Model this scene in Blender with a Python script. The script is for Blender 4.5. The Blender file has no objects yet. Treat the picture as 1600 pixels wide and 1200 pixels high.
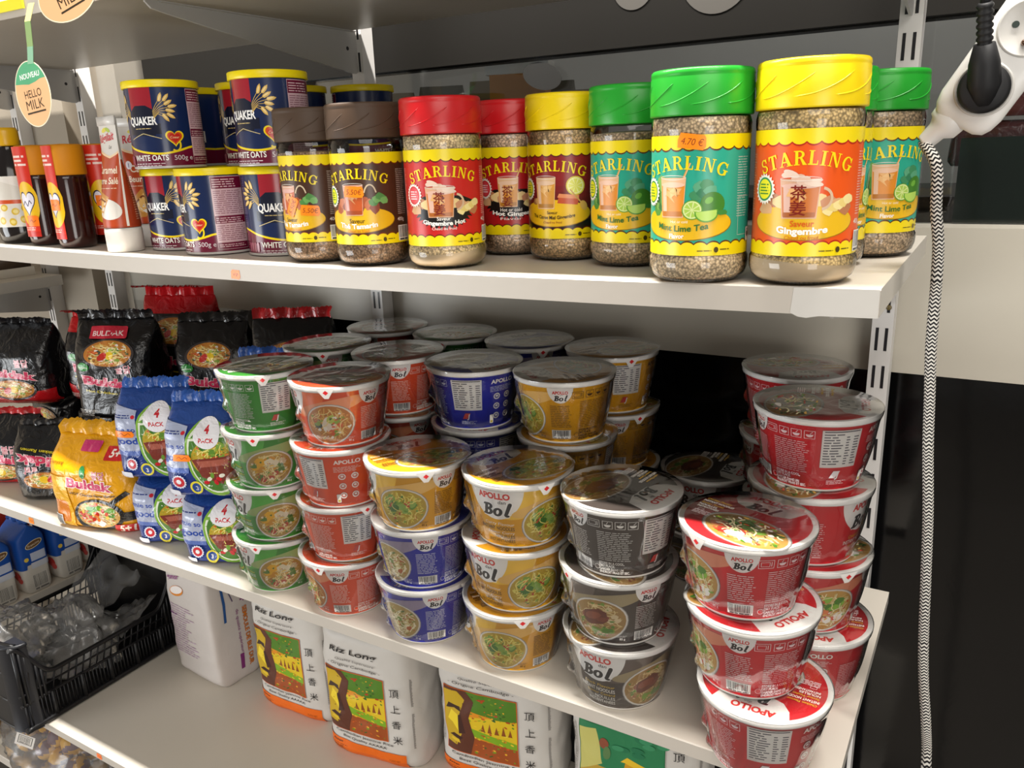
import bpy, math, random
from math import sin, cos, pi, radians
from mathutils import Vector, Matrix, noise
from mathutils.geometry import tessellate_polygon

# ------------------------------------------------------------------ camera, sky, lights, exposure
C = bpy.context.scene.collection
SC = bpy.context.scene
UP = 1.25                                   # height of the upper shelf's top above the floor (m)
cam = bpy.data.cameras.new('camera')
cam.lens = 28.386; cam.sensor_width = 36; cam.clip_start = .02
co = bpy.data.objects.new('camera', cam); C.objects.link(co)
co.location = (.0753, -.68669, UP+.11308)
co.rotation_euler = (radians(73.96515), radians(2.00971), radians(30.68653))
SC.camera = co
SC.view_settings.view_transform = 'Standard'; SC.view_settings.look = 'None'
SC.view_settings.gamma = 1; SC.view_settings.use_curve_mapping = False
SC.view_settings.exposure = 0.36
SC.cycles.use_denoising = True
SC.cycles.max_bounces = 10; SC.cycles.transparent_max_bounces = 32
SC.cycles.diffuse_bounces = 4; SC.cycles.glossy_bounces = 3
SC.cycles.sample_clamp_indirect = 4
W = bpy.data.worlds.new('world'); SC.world = W; W.use_nodes = True
W.node_tree.nodes['Background'].inputs[0].default_value = (1, .95, .88, 1)
W.node_tree.nodes['Background'].inputs[1].default_value = .20
def area(name, loc, aim, sx, sy, power, col):
    l = bpy.data.lights.new(name, 'AREA'); l.shape = 'RECTANGLE'; l.size = sx; l.size_y = sy
    l.energy = power; l.color = col
    o = bpy.data.objects.new(name, l); C.objects.link(o); o.location = loc
    o.rotation_euler = (Vector(aim)-Vector(loc)).to_track_quat('-Z', 'Y').to_euler()
    return o
area('ceiling_tube_light', (-.75, -.072, UP+1.55), (-.75, -.072, 0), 2.6, .05, 120, (1, .96, .90))
area('ceiling_panel_light', (.9, -1.7, UP+1.5), (-.5, .1, UP-.2), 1.8, 1.4, 23, (1, .95, .88))
area('left_fill_light', (-2.7, -2.3, UP-.72), (-.6, .1, UP-.4), 1.5, 1.3, 44, (.95, .98, 1))  # unseen light added at the left for film highlights and front fill
area('right_glare_light', (1.7, -2.5, UP-.45), (-.2, .1, UP-.35), 1.1, 1.5, 24, (1, .97, .93))  # unseen light added at the right for glare on the shrink film
area('far_wall_fill_light', (-.2, 1.7, UP+1.4), (-.2, 2.5, UP+.5), .8, .3, 2.4, (1, .97, .93))  # unseen lamp added beyond the pane to brighten the far wall

# ------------------------------------------------------------------ helpers
def lin(c):
    if isinstance(c, str):
        c = c.lstrip('#'); c = [int(c[i:i+2], 16)/255 for i in (0, 2, 4)]
        return tuple((x/12.92 if x <= .04045 else ((x+.055)/1.055)**2.4) for x in c)
    return tuple(c)
def mixc(a, b, t):
    a = lin(a); b = lin(b); return tuple(a[i]*(1-t)+b[i]*t for i in range(3))

class MB:                                   # mesh builder: faces with a colour each
    def __init__(s): s.v = []; s.n = []; s.f = []; s.c = []; s.s = []
    def vert(s, p, n=None):
        s.v.append(tuple(p)); s.n.append(tuple(n) if n is not None else (0, 0, 0)); return len(s.v)-1
    def face(s, ids, col, smooth=True):
        s.f.append(tuple(ids)); s.c.append(lin(col)); s.s.append(smooth)
    def box(s, x0, x1, y0, y1, z0, z1, col, M=None, top=None):
        P = [(x, y, z) for z in (z0, z1) for y in (y0, y1) for x in (x0, x1)]
        if M is not None: P = [M @ Vector(p) for p in P]
        i = [s.vert(p) for p in P]
        for q, c in (((0, 2, 3, 1), col), ((4, 5, 7, 6), top or col), ((0, 1, 5, 4), col), ((2, 6, 7, 3), col), ((0, 4, 6, 2), col), ((1, 3, 7, 5), col)):
            s.face([i[k] for k in q], c, False)
    def lathe(s, prof, cols, seg=64, sx=1, sy=1, n=2, cx=0, cy=0, M=None, cap0=True, cap1=True, smooth=True, wob=None):
        rings = []
        for k, (r, z) in enumerate(prof):
            ring = []
            for j in range(seg):
                a = 2*pi*j/seg
                ca, sa = cos(a), sin(a)
                if n != 2:
                    ca = math.copysign(abs(ca)**(2/n), ca); sa = math.copysign(abs(sa)**(2/n), sa)
                rr = r + (wob(a, z) if wob else 0)
                p = Vector((cx+rr*ca*sx, cy+rr*sa*sy, z))
                ring.append(s.vert(M @ p if M is not None else p))
            rings.append(ring)
        for k in range(len(prof)-1):
            c = cols[k] if isinstance(cols, list) else cols
            for j in range(seg):
                a, b = rings[k], rings[k+1]
                s.face((a[j], a[(j+1) % seg], b[(j+1) % seg], b[j]), c, smooth)
        if cap0: s.face(tuple(reversed(rings[0])), cols[0] if isinstance(cols, list) else cols, False)
        if cap1: s.face(tuple(rings[-1]), cols[-1] if isinstance(cols, list) else cols, False)
        return rings
    def tube(s, pts, r, col, seg=10, caps=True):
        pts = [Vector(p) for p in pts]; rings = []
        rs = r if isinstance(r, list) else [r]*len(pts)
        prev = None
        for k, p in enumerate(pts):
            t = (pts[min(k+1, len(pts)-1)]-pts[max(k-1, 0)]).normalized()
            if prev is None:
                ref = Vector((0, 0, 1)) if abs(t.z) < .9 else Vector((1, 0, 0))
                x = t.cross(ref).normalized()
            else: x = (prev - t*prev.dot(t)).normalized()
            prev = x; y = t.cross(x)
            rings.append([s.vert(p+(x*cos(2*pi*j/seg)+y*sin(2*pi*j/seg))*rs[k]) for j in range(seg)])
        for k in range(len(rings)-1):
            for j in range(seg):
                a, b = rings[k], rings[k+1]
                s.face((a[j], a[(j+1) % seg], b[(j+1) % seg], b[j]), col)
        if caps:
            s.face(tuple(reversed(rings[0])), col, False); s.face(tuple(rings[-1]), col, False)
    def prism(s, poly, axis, a0, a1, col):          # polygon of (p, q) pushed along an axis
        def mk(p, t): return (t, p[0], p[1]) if axis == 'x' else ((p[0], t, p[1]) if axis == 'y' else (p[0], p[1], t))
        A = [s.vert(mk(p, a0)) for p in poly]; B = [s.vert(mk(p, a1)) for p in poly]
        n = len(poly)
        for i in range(n): s.face((A[i], A[(i+1) % n], B[(i+1) % n], B[i]), col, False)
        s.face(tuple(reversed(A)), col, False); s.face(tuple(B), col, False)
    def grid(s, fn, nu, nv, colf, wrapu=False):
        I = [[s.vert(fn(i/nu, j/nv)) for i in range(nu if wrapu else nu+1)] for j in range(nv+1)]
        for j in range(nv):
            for i in range(nu):
                i2 = (i+1) % nu if wrapu else i+1
                s.face((I[j][i], I[j][i2], I[j+1][i2], I[j+1][i]), colf((i+.5)/nu, (j+.5)/nv) if callable(colf) else colf)
        return I
    def mesh(s, name, mat):
        m = bpy.data.meshes.new(name)
        m.from_pydata(s.v, [], s.f)
        m.polygons.foreach_set('use_smooth', s.s)
        ca = m.color_attributes.new('Col', 'FLOAT_COLOR', 'CORNER')
        buf = []
        for f, c in zip(s.f, s.c): buf.extend((c[0], c[1], c[2], 1.0)*len(f))
        ca.data.foreach_set('color', buf)
        m.materials.append(mat)
        m.update()
        if any(x != (0, 0, 0) for x in s.n): m.normals_split_custom_set_from_vertices(s.n)
        return m
    def build(s, name, mat, parent=None):
        o = bpy.data.objects.new(name, s.mesh(name, mat)); C.objects.link(o)
        if parent is not None: o.parent = parent
        return o

def tag(o, label, cat, group=None, kind=None):
    o['label'] = label; o['category'] = cat
    if group: o['group'] = group
    if kind: o['kind'] = kind
    return o
def thing(name, label, cat, loc=(0, 0, 0), rz=0, group=None):
    o = bpy.data.objects.new(name, None); C.objects.link(o); o.empty_display_size = .02
    o.location = loc; o.rotation_euler = (0, 0, rz)
    return tag(o, label, cat, group)
def struct(o): o['kind'] = 'structure'; return o

# ------------------------------------------------------------------ materials (all node based)
def mat(name, rough=.5, spec=.5, bump=None, coat=0, metal=0, sss=0, mott=None):
    m = bpy.data.materials.new(name); m.use_nodes = True
    N = m.node_tree.nodes; L = m.node_tree.links; b = N['Principled BSDF']
    a = N.new('ShaderNodeAttribute'); a.attribute_name = 'Col'
    src = a.outputs['Color']
    tc = N.new('ShaderNodeTexCoord')
    if mott:                                # faint uneven tone, as printed card and painted board have
        nz = N.new('ShaderNodeTexNoise'); nz.inputs['Scale'].default_value = mott[0]; nz.inputs['Detail'].default_value = 5
        mr = N.new('ShaderNodeMapRange'); mr.inputs[3].default_value = 1-mott[1]; mr.inputs[4].default_value = 1+mott[1]
        mx = N.new('ShaderNodeVectorMath'); mx.operation = 'SCALE'
        L.new(tc.outputs['Object'], nz.inputs['Vector']); L.new(nz.outputs['Fac'], mr.inputs[0])
        L.new(src, mx.inputs[0]); L.new(mr.outputs[0], mx.inputs['Scale']); src = mx.outputs[0]
    L.new(src, b.inputs['Base Color'])
    b.inputs['Roughness'].default_value = rough; b.inputs['Specular IOR Level'].default_value = spec
    b.inputs['Coat Weight'].default_value = coat; b.inputs['Coat Roughness'].default_value = .08
    b.inputs['Metallic'].default_value = metal
    if bump:
        nz = N.new('ShaderNodeTexNoise'); nz.inputs['Scale'].default_value = bump[0]; nz.inputs['Detail'].default_value = 4
        nz.inputs['Distortion'].default_value = bump[2] if len(bump) > 2 else 0
        bp = N.new('ShaderNodeBump'); bp.inputs['Strength'].default_value = bump[1]; bp.inputs['Distance'].default_value = .004
        L.new(tc.outputs['Object'], nz.inputs['Vector']); L.new(nz.outputs['Fac'], bp.inputs['Height'])
        L.new(bp.outputs[0], b.inputs['Normal'])
    return m
def film(name, tint, rough, bump, gain, haze):
    m = bpy.data.materials.new(name); m.use_nodes = True
    N = m.node_tree.nodes; L = m.node_tree.links; N.remove(N['Principled BSDF']); out = N['Material Output']
    tr = N.new('ShaderNodeBsdfTransparent'); tr.inputs[0].default_value = (*tint, 1)
    gl = N.new('ShaderNodeBsdfGlossy'); gl.inputs['Roughness'].default_value = rough
    df = N.new('ShaderNodeBsdfDiffuse'); df.inputs[0].default_value = (.9, .9, .9, 1)
    fr = N.new('ShaderNodeFresnel'); fr.inputs[0].default_value = 1.45
    mu = N.new('ShaderNodeMath'); mu.operation = 'MULTIPLY'; mu.inputs[1].default_value = gain; mu.use_clamp = True
    mx = N.new('ShaderNodeMixShader'); m2 = N.new('ShaderNodeMixShader'); m2.inputs[0].default_value = haze
    L.new(fr.outputs[0], mu.inputs[0]); L.new(mu.outputs[0], mx.inputs[0])
    L.new(tr.outputs[0], m2.inputs[1]); L.new(df.outputs[0], m2.inputs[2])
    L.new(m2.outputs[0], mx.inputs[1]); L.new(gl.outputs[0], mx.inputs[2])
    L.new(mx.outputs[0], out.inputs[0])
    if bump:
        tc = N.new('ShaderNodeTexCoord'); mp = N.new('ShaderNodeMapping'); mp.inputs['Scale'].default_value = bump[2]
        nz = N.new('ShaderNodeTexNoise'); nz.inputs['Scale'].default_value = bump[0]; nz.inputs['Detail'].default_value = 3; nz.inputs['Distortion'].default_value = .6
        bp = N.new('ShaderNodeBump'); bp.inputs['Strength'].default_value = bump[1]; bp.inputs['Distance'].default_value = .003
        L.new(tc.outputs['Object'], mp.inputs[0]); L.new(mp.outputs[0], nz.inputs['Vector'])
        L.new(nz.outputs['Fac'], bp.inputs['Height']); L.new(bp.outputs[0], gl.inputs['Normal']); L.new(bp.outputs[0], fr.inputs['Normal'])
    return m
def granules(name, scale):
    m = bpy.data.materials.new(name); m.use_nodes = True
    N = m.node_tree.nodes; L = m.node_tree.links; b = N['Principled BSDF']
    a = N.new('ShaderNodeAttribute'); a.attribute_name = 'Col'
    tc = N.new('ShaderNodeTexCoord'); vo = N.new('ShaderNodeTexVoronoi'); vo.inputs['Scale'].default_value = scale
    mr = N.new('ShaderNodeMapRange'); mr.inputs[1].default_value = .25; mr.inputs[2].default_value = .75; mr.inputs[3].default_value = 1.6; mr.inputs[4].default_value = .55
    sp = N.new('ShaderNodeSeparateColor'); m3 = N.new('ShaderNodeMapRange'); m3.inputs[3].default_value = .75; m3.inputs[4].default_value = 1.15
    mm = N.new('ShaderNodeMath'); mm.operation = 'MULTIPLY'
    sc = N.new('ShaderNodeVectorMath'); sc.operation = 'SCALE'
    bp = N.new('ShaderNodeBump'); bp.inputs['Strength'].default_value = .8; bp.inputs['Distance'].default_value = .002; bp.invert = True
    L.new(tc.outputs['Object'], vo.inputs['Vector']); L.new(vo.outputs['Distance'], mr.inputs[0]); L.new(vo.outputs['Color'], sp.inputs[0])
    L.new(sp.outputs[0], m3.inputs[0]); L.new(mr.outputs[0], mm.inputs[0]); L.new(m3.outputs[0], mm.inputs[1])
    L.new(a.outputs['Color'], sc.inputs[0]); L.new(mm.outputs[0], sc.inputs['Scale']); L.new(sc.outputs[0], b.inputs['Base Color'])
    L.new(vo.outputs['Distance'], bp.inputs['Height']); L.new(bp.outputs[0], b.inputs['Normal']); b.inputs['Roughness'].default_value = .75
    return m
M_board = mat('white_melamine', .35, .4, (60, .04), mott=(9, .03))
M_wall = mat('painted_wall', .7, .3, (40, .05), mott=(5, .04))
M_metal = mat('white_enamelled_steel', .35, .5)
M_black = mat('black_glazed_panel', .12, .55, (9, .10, 1.0))
M_paper = mat('printed_paper_cup', .38, .45)
M_foil = mat('printed_foil_lid', .3, .5)
M_label = mat('printed_gloss_label', .3, .5)
M_plast = mat('coloured_plastic', .32, .5)
M_matte = mat('matte_plastic', .55, .4)
M_can = mat('varnished_card_can', .2, .5)
M_bag = mat('printed_plastic_bag', .24, .6, (34, .95, 1.2))
M_sack = mat('woven_rice_sack', .5, .35, (26, .35, .8))
M_amber = mat('dark_syrup_plastic', .12, .6)
M_crate = mat('black_crate_plastic', .38, .4)
M_cloth = mat('braided_textile', .8, .2)
M_dark = mat('dark_painted_wood', .6, .15)
M_floor = mat('floor_tile', .35, .4, mott=(3, .1))
M_veg = mat('vegetable_skin', .5, .4, (30, .3), mott=(40, .15))
M_film = film('clear_shrink_film', (.985, .985, .985), .09, (24, .8, (1, 1, .3)), 2.2, .010)
M_jar = film('clear_jar_plastic', (.985, .985, .975), .04, (14, .1, (1, 1, 1)), 1.3, .0)
M_poly = film('clear_bag_film', (.95, .94, .92), .22, (14, .5, (1, 1, 1)), 1.2, .12)
M_glass = film('window_glass', (.9, .92, .92), .01, None, 1.0, .0)
M_gran = granules('tea_granules', 420)

# ------------------------------------------------------------------ flat artwork, later laid onto a surface
_tc = {}
_cu = bpy.data.curves.new('glyphs', 'FONT'); _cu.resolution_u = 3
_to = bpy.data.objects.new('glyphs', _cu); C.objects.link(_to)
def glyphs(s, bold=0.0, shear=0.0):
    k = (s, bold, shear)
    if k not in _tc:
        _cu.body = s; _cu.offset = bold; _cu.shear = shear
        bpy.context.view_layer.update()
        dg = bpy.context.evaluated_depsgraph_get(); e = _to.evaluated_get(dg); m = e.to_mesh()
        V = [(v.co.x, v.co.y) for v in m.vertices]; F = [tuple(p.vertices) for p in m.polygons]
        e.to_mesh_clear()
        xs = [v[0] for v in V]; ys = [v[1] for v in V]
        _tc[k] = (V, F, min(xs), max(xs), min(ys), max(ys))
    return _tc[k]
STEP = 1.5e-5
class Art:
    def __init__(s): s.p = []; s.z = 1
    def poly(s, pts, col, same=False):
        if not same: s.z += 1
        s.p.append((pts, lin(col), s.z))
    def rect(s, x0, y0, x1, y1, col, same=False): s.poly([(x0, y0), (x1, y0), (x1, y1), (x0, y1)], col, same)
    def rrect(s, x0, y0, x1, y1, r, col):
        P = []
        for cx, cy, a0 in ((x1-r, y1-r, 0), (x0+r, y1-r, 90), (x0+r, y0+r, 180), (x1-r, y0+r, 270)):
            for k in range(5): a = radians(a0+22.5*k); P.append((cx+r*cos(a), cy+r*sin(a)))
        s.poly(P, col)
    def ell(s, cx, cy, rx, ry, col, rot=0, n=28, a0=0, a1=360, same=False):
        c, q = cos(radians(rot)), sin(radians(rot)); P = []
        m = n if a1-a0 >= 360 else n+1
        for k in range(m):
            a = radians(a0+(a1-a0)*k/n); x, y = rx*cos(a), ry*sin(a)
            P.append((cx+x*c-y*q, cy+x*q+y*c))
        s.poly(P, col, same)
    def star(s, cx, cy, r0, r1, n, col, sy=1):
        s.poly([(cx+(r0 if k % 2 else r1)*cos(pi*k/n), cy+sy*(r0 if k % 2 else r1)*sin(pi*k/n)) for k in range(2*n)], col)
    def stroke(s, pts, w, col, same=False):
        if not same: s.z += 1
        for k in range(len(pts)-1):
            (x0, y0), (x1, y1) = pts[k], pts[k+1]
            d = math.hypot(x1-x0, y1-y0) or 1; nx, ny = -(y1-y0)/d*w/2, (x1-x0)/d*w/2
            s.poly([(x0+nx, y0+ny), (x0-nx, y0-ny), (x1-nx, y1-ny), (x1+nx, y1+ny)], col, True)
    def frame(s, x0, y0, x1, y1, w, col): s.stroke([(x0, y0), (x1, y0), (x1, y1), (x0, y1), (x0, y0)], w, col)
    def text(s, t, x, y, h, col, w=None, al='c', bold=0.0, shear=0.0, rot=0, arc=None, halo=None):
        V, F, x0, x1, y0, y1 = glyphs(t, bold, shear)
        ref = glyphs('H', bold, shear); k = h/(ref[5]-ref[4])
        kx = k if w is None else w/(x1-x0)
        ox = {'c': (x0+x1)/2, 'l': x0, 'r': x1}[al]
        c, q = cos(radians(rot)), sin(radians(rot))
        if halo:
            hv = glyphs(t, bold+halo[1], shear)
            s._put(hv[0], hv[1], ox, k, kx, c, q, x, y, arc, halo[0])
        s._put(V, F, ox, k, kx, c, q, x, y, arc, col)
    def _put(s, V, F, ox, k, kx, c, q, x, y, arc, col):
        P = []
        for vx, vy in V:
            a, b = (vx-ox)*kx, vy*k
            if arc: b += -arc*a*a; a, b = a, b
            P.append((x+a*c-b*q, y+a*q+b*c))
        s.z += 1
        for f in F: s.poly([P[i] for i in f], col, True)
    def fine(s, x0, y0, x1, y1, row, col, seed=1, fill=.4, rag=.25):    # rows of print too small to read
        R = random.Random(seed); y = y1-row; s.z += 1
        while y >= y0:
            x = x0; xe = x1-(x1-x0)*rag*R.random()
            while x < xe:
                w = min(row*(1+3*R.random()), xe-x)
                s.rect(x, y, x+w, y+row*fill, col, True); x += w+row*.45
            y -= row
    def bars(s, x0, y0, x1, y1, seed=3, bg='#e9e6e0', col='#15151a'):
        s.rect(x0, y0, x1, y1, bg); R = random.Random(seed); w = x1-x0; x = x0+w*.06; s.z += 1
        while x < x1-w*.1:
            b = w*(.012+.03*R.random()); s.rect(x, y0+(y1-y0)*.2, x+b, y1-(y1-y0)*.06, col, True); x += b+w*(.014+.03*R.random())
        s.fine(x0+w*.08, y0+(y1-y0)*.02, x1-w*.08, y0+(y1-y0)*.17, (y1-y0)*.14, col, seed, .7, 0)
    def table(s, x0, y0, x1, y1, rows=10, bg='#dcd8d2', col='#56535a'):
        s.rect(x0, y0, x1, y1, bg); h = (y1-y0)/rows; w = x1-x0
        s.fine(x0+w*.05, y0+h*.4, x0+w*.55, y1-h*.8, h, col, rows, .42, .3)
        s.fine(x0+w*.6, y0+h*.4, x0+w*.76, y1-h*1.8, h, col, rows+1, .42, .5)
        s.fine(x0+w*.8, y0+h*.4, x0+w*.97, y1-h*1.8, h, col, rows+2, .42, .5)
        s.rect(x0+w*.05, y1-h*.75, x1-w*.05, y1-h*.35, col)
def clip(P, ax, v, keep_gt):
    out = []
    for i in range(len(P)):
        a, b = P[i], P[(i+1) % len(P)]
        ia = (a[ax] >= v) if keep_gt else (a[ax] <= v); ib = (b[ax] >= v) if keep_gt else (b[ax] <= v)
        if ia: out.append(a)
        if ia != ib:
            t = (v-a[ax])/(b[ax]-a[ax]); out.append((a[0]+(b[0]-a[0])*t, a[1]+(b[1]-a[1])*t))
    return out
def slices(polys, ax, d):
    if not d: return polys
    out = []
    for P in polys:
        lo = min(p[ax] for p in P); hi = max(p[ax] for p in P)
        k0, k1 = math.floor(lo/d+1e-9), math.floor(hi/d-1e-9)
        if k0 >= k1: out.append(P); continue
        for k in range(k0, k1+1):
            Q = clip(clip(P, ax, k*d, True), ax, (k+1)*d, False)
            if len(Q) >= 3: out.append(Q)
    return out
def lay(mb, S, art, off=2e-4, du=5.0, dv=None, lim=None, st=None):
    """lay artwork on a surface: S(u, v, off) -> (point, normal)"""
    for pts, col, z in art.p:
        if lim:
            for ax, v, g in ((0, lim[0], True), (0, lim[1], False), (1, lim[2], True), (1, lim[3], False)):
                if len(pts) >= 3 and any((p[ax] < v) if g else (p[ax] > v) for p in pts): 
                    pts = [pts[i] for i in range(len(pts))]
                    pts = clip(pts, ax, v, g)
            if len(pts) < 3: continue
        if len(pts) > 4:
            T = [[pts[i] for i in t] for t in tessellate_polygon([[Vector((p[0], p[1], 0)) for p in pts]])]
        else: T = [pts]
        for P in slices(slices(T, 0, du), 1, dv):
            ar = sum(P[i][0]*P[(i+1) % len(P)][1]-P[(i+1) % len(P)][0]*P[i][1] for i in range(len(P)))
            if abs(ar) < 1e-9: continue
            if ar < 0: P = P[::-1]
            ids = []
            for u, v in P:
                p, n = S(u, v, off+z*(st or STEP)); ids.append(mb.vert(p, n))
            mb.face(ids, col, True)
def S_cone(R0, z0, R1, z1, Rm):              # u in mm along the middle radius, v in mm up from z0
    dr = (R1-R0)/(z1-z0); nl = math.hypot(1, dr)
    def S(u, v, o):
        a = u/1000/Rm; z = z0+v/1000; r = R0+(z-z0)*dr+o
        return (r*sin(a), -r*cos(a), z), (sin(a)/nl, -cos(a)/nl, -dr/nl)
    return S
def S_disc(z): return lambda u, v, o: ((u/1000, v/1000, z+o), (0, 0, 1))
def S_front(y): return lambda u, v, o: ((u/1000, y-o, v/1000), (0, -1, 0))
def in_plane(origin, ex, ey):
    ex = Vector(ex).normalized(); ey = Vector(ey).normalized(); n = ex.cross(ey); og = Vector(origin)
    return lambda u, v, o: (og+ex*u/1000+ey*v/1000+n*o, n)
# ------------------------------------------------------------------ the setting
def slab(name, x0, x1, y0, y1, z0, z1, col, m, kind=True, parent=None):
    mb = MB(); mb.box(x0, x1, y0, y1, z0, z1, col); o = mb.build(name, m, parent)
    if kind: struct(o)
    return o
slab('floor', -3.4, 1.6, -3.2, 2.6, -.05, 0, '#6b655d', M_floor)
# white pier and recessed wall at the left end, window rail, head and panes behind the shelves
mb = MB()
mb.box(-3.4, -1.775, .452, .75, 0, UP+1.5, '#9c9283'); mb.box(-1.775, -1.64, .52, .75, 0, UP+1.5, '#968c7d')
struct(mb.build('wall_back', M_wall))
slab('wall_left', -3.45, -3.4, -3.2, .75, 0, UP+1.5, '#cbbfae', M_wall)
slab('trim_1', -1.64, 1.6, .458, .53, UP-.186, UP+.004, '#b0aa9d', M_board)       # white window rail
slab('trim_2', -1.54, 1.6, .50, .56, UP+.255, UP+1.5, '#1a1815', M_dark)         # dark window head
slab('trim_3', -1.64, -1.577, .458, .56, 0, UP-.186, '#9a9488', M_board)          # jambs
slab('trim_4', -1.64, -1.577, .458, .56, UP+.004, UP+1.5, '#8f897f', M_board)
slab('window_1', -1.577, 1.6, .515, .519, UP+.004, UP+.255, '#ffffff', M_glass)
slab('window_2', -1.577, 1.6, .515, .525, 0, UP-.186, '#060607', M_black)
slab('wall_far', -3.0, 3.2, 2.5, 2.6, 0, UP+1.5, '#d8d5d0', M_wall)
slab('trim_5', .02, 1.6, .51, .514, UP-.06+.066, UP+.11, '#07100c', M_black)      # dark panel across the right of the pane

slab('trim_8', -2.9, -1.42, .88, .90, 0, UP+.9, '#16171a', M_dark)                  # dark sheet added beyond the pane to darken the far wall's left part
# ------------------------------------------------------------------ uprights, brackets, boards
def slots(mb, x, y, z0, z1):
    z = z0
    while z < z1:
        for dx in (-.0055, .0055): mb.box(x+dx-.0018, x+dx+.0018, y-.0006, y+.002, z, z+.03, '#17161a')
        z += .05
def upright(x, label):
    o = thing('shelf_upright', label, 'shelf upright', (x, .44, 0), 0, 'slotted uprights')
    mb = MB(); z1 = UP+.75
    mb.box(-.0125, .0125, -.017, .012, 0.0, z1, '#d6d3cf'); slots(mb, 0, -.017, .05, z1-.05); mb.build('post', M_metal, o)
    for zz in (UP-.093,):
        for dx in (-.0055, .0055):
            mb = MB(); mb.lathe([(.0034, 0), (.0034, .0012), (.0022, .002), (.0003, .0021)], '#6a5a30', 14, M=Matrix.Translation((dx, -.0172, zz)) @ Matrix.Rotation(pi/2, 4, 'X')); mb.build('screw', M_metal, o)
    return o
for x, l in ((-.041, 'slotted white steel upright at the right end behind the red bowls'),
             (-.877, 'slotted white steel upright behind the oat cans and the back row of bowls'),
             (-1.665, 'slotted white steel upright at the left end beside the dark window edge'),
             (-1.925, 'slotted white steel upright on the white pier at the far left')): upright(x, l)
def bracket(x, z, label, y0=.03, hb=.066):
    o = thing('shelf_bracket', label, 'shelf bracket', (x, 0, z), 0, 'tapered steel brackets')
    mb = MB()
    P = [(.423, 0), (.423, -hb+.004), (.417, -hb), (.41, -hb), (y0+.03, -.014), (y0+.008, -.010), (y0, -.003), (y0, 0)]
    mb.prism(P, 'x', -.0016, .0016, '#aeaca9'); mb.box(-.006, .006, y0+.02, .42, -.0016, 0, '#aeaca9')
    mb.build('plate', M_metal, o)
    mb = MB(); mb.lathe([(.0032, -.0019), (.0032, .0019)], '#1a191c', 14, M=Matrix.Translation((0, .40, -.028)) @ Matrix.Rotation(pi/2, 4, 'Y')); mb.build('bolt_hole', M_matte, o)
    return o
ZT, ZL, ZB = UP+.313, UP-.4816, UP-.963
for z, nm in ((ZT, 'top shelf'), (UP-.024, 'shelf of jars and oat cans'), (ZL-.0168, 'shelf of noodle bowls'), (ZB-.0168, 'lowest shelf')):
    for x, s in ((-.041, 'right end'), (-.877, 'middle'), (-1.665, 'left end')):
        bracket(x, z, 'tapered white steel bracket under the %s of the %s' % (s, nm))
bracket(-1.925, UP-.158, 'tapered grey steel bracket under the short board on the far left pier')
bracket(-1.925, ZT, 'tapered grey steel bracket at the far left under the ceiling end of the top shelf')
def zsag(x): return .0148*x*x+.0188*x-.0006 if x < 0 else -.0006
def board(name, label, x0, x1, y0, y1, zt, th, sag=None, tags=()):
    mb = MB(); n = 40 if sag else 1; rows = []
    for k in range(n+1):
        x = x0+(x1-x0)*k/n; dz = sag(x) if sag else 0
        rows.append([mb.vert((x, y, zt+dz+z)) for y, z in ((y0, -th), (y0, -.0012), (y0+.0012, 0), (y1, 0), (y1, -th))])
    for k in range(n):
        a, b = rows[k], rows[k+1]
        for i, c in ((0, '#bdb5aa'), (1, '#d0c9be'), (2, '#dad2c5'), (3, '#b5ada1'), (4, '#a59d90')): mb.face((a[i], b[i], b[(i+1) % 5], a[(i+1) % 5]), c, False)  # lighter top, darker underside: light and shade put into the board colour
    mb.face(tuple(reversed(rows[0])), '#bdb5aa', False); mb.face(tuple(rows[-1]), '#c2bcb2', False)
    o = mb.build(name, M_board); tag(o, label, 'shelf')
    for px, col in tags:
        a = Art(); w = 15; a.poly([(-w*.55, 2), (-w*.5, 10.5), (-w*.35, 13), (w*.5, 12.5), (w*.55, 4), (w*.4, 1)], col)
        a.stroke([(-4, 8), (-2.5, 6), (-1, 8.5)], .7, '#7a3a10'); a.stroke([(0.5, 9), (2, 5), (3.5, 8.5), (5, 6)], .7, '#7a3a10')
        m2 = MB(); zs = zt-th+.0005+(sag(px) if sag else 0)
        lay(m2, lambda u, v, q: ((px+u/1000, y0-q, zs+v/1000), (0, -1, 0)), a, 4e-4)
        m2.build('price_sticker', M_label, o)
    if sag:                                  # a newer strip of edging at the right end
        m2 = MB(); P = [(x1-.0005, -.0004), (x1-.0005, -th-.0005), (x1-.012, -th-.0006), (x1-.045, -th-.0008), (x1-.055, -th-.0028), (x1-.062, -th-.0020), (x1-.068, -th+.001), (x1-.066, -.0005)]
        m2.prism([(p, zt+sag(p)+q) for p, q in P], 'y', y0-.0006, y0+.0002, '#cbc7c0'); m2.build('edge_band', M_board, o)
    return o
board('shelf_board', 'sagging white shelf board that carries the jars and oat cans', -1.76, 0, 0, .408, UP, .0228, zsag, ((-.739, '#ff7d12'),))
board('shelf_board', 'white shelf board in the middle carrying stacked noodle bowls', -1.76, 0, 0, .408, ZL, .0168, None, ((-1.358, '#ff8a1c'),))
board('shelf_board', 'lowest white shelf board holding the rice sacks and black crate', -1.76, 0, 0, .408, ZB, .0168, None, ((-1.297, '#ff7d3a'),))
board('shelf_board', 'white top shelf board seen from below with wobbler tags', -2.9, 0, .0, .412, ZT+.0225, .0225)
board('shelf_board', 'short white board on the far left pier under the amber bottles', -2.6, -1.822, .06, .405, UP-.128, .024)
board('shelf_board', 'white board at lower far left under the blue flour bags', -2.6, -1.757, .02, .40, UP-.835, .02)
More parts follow.
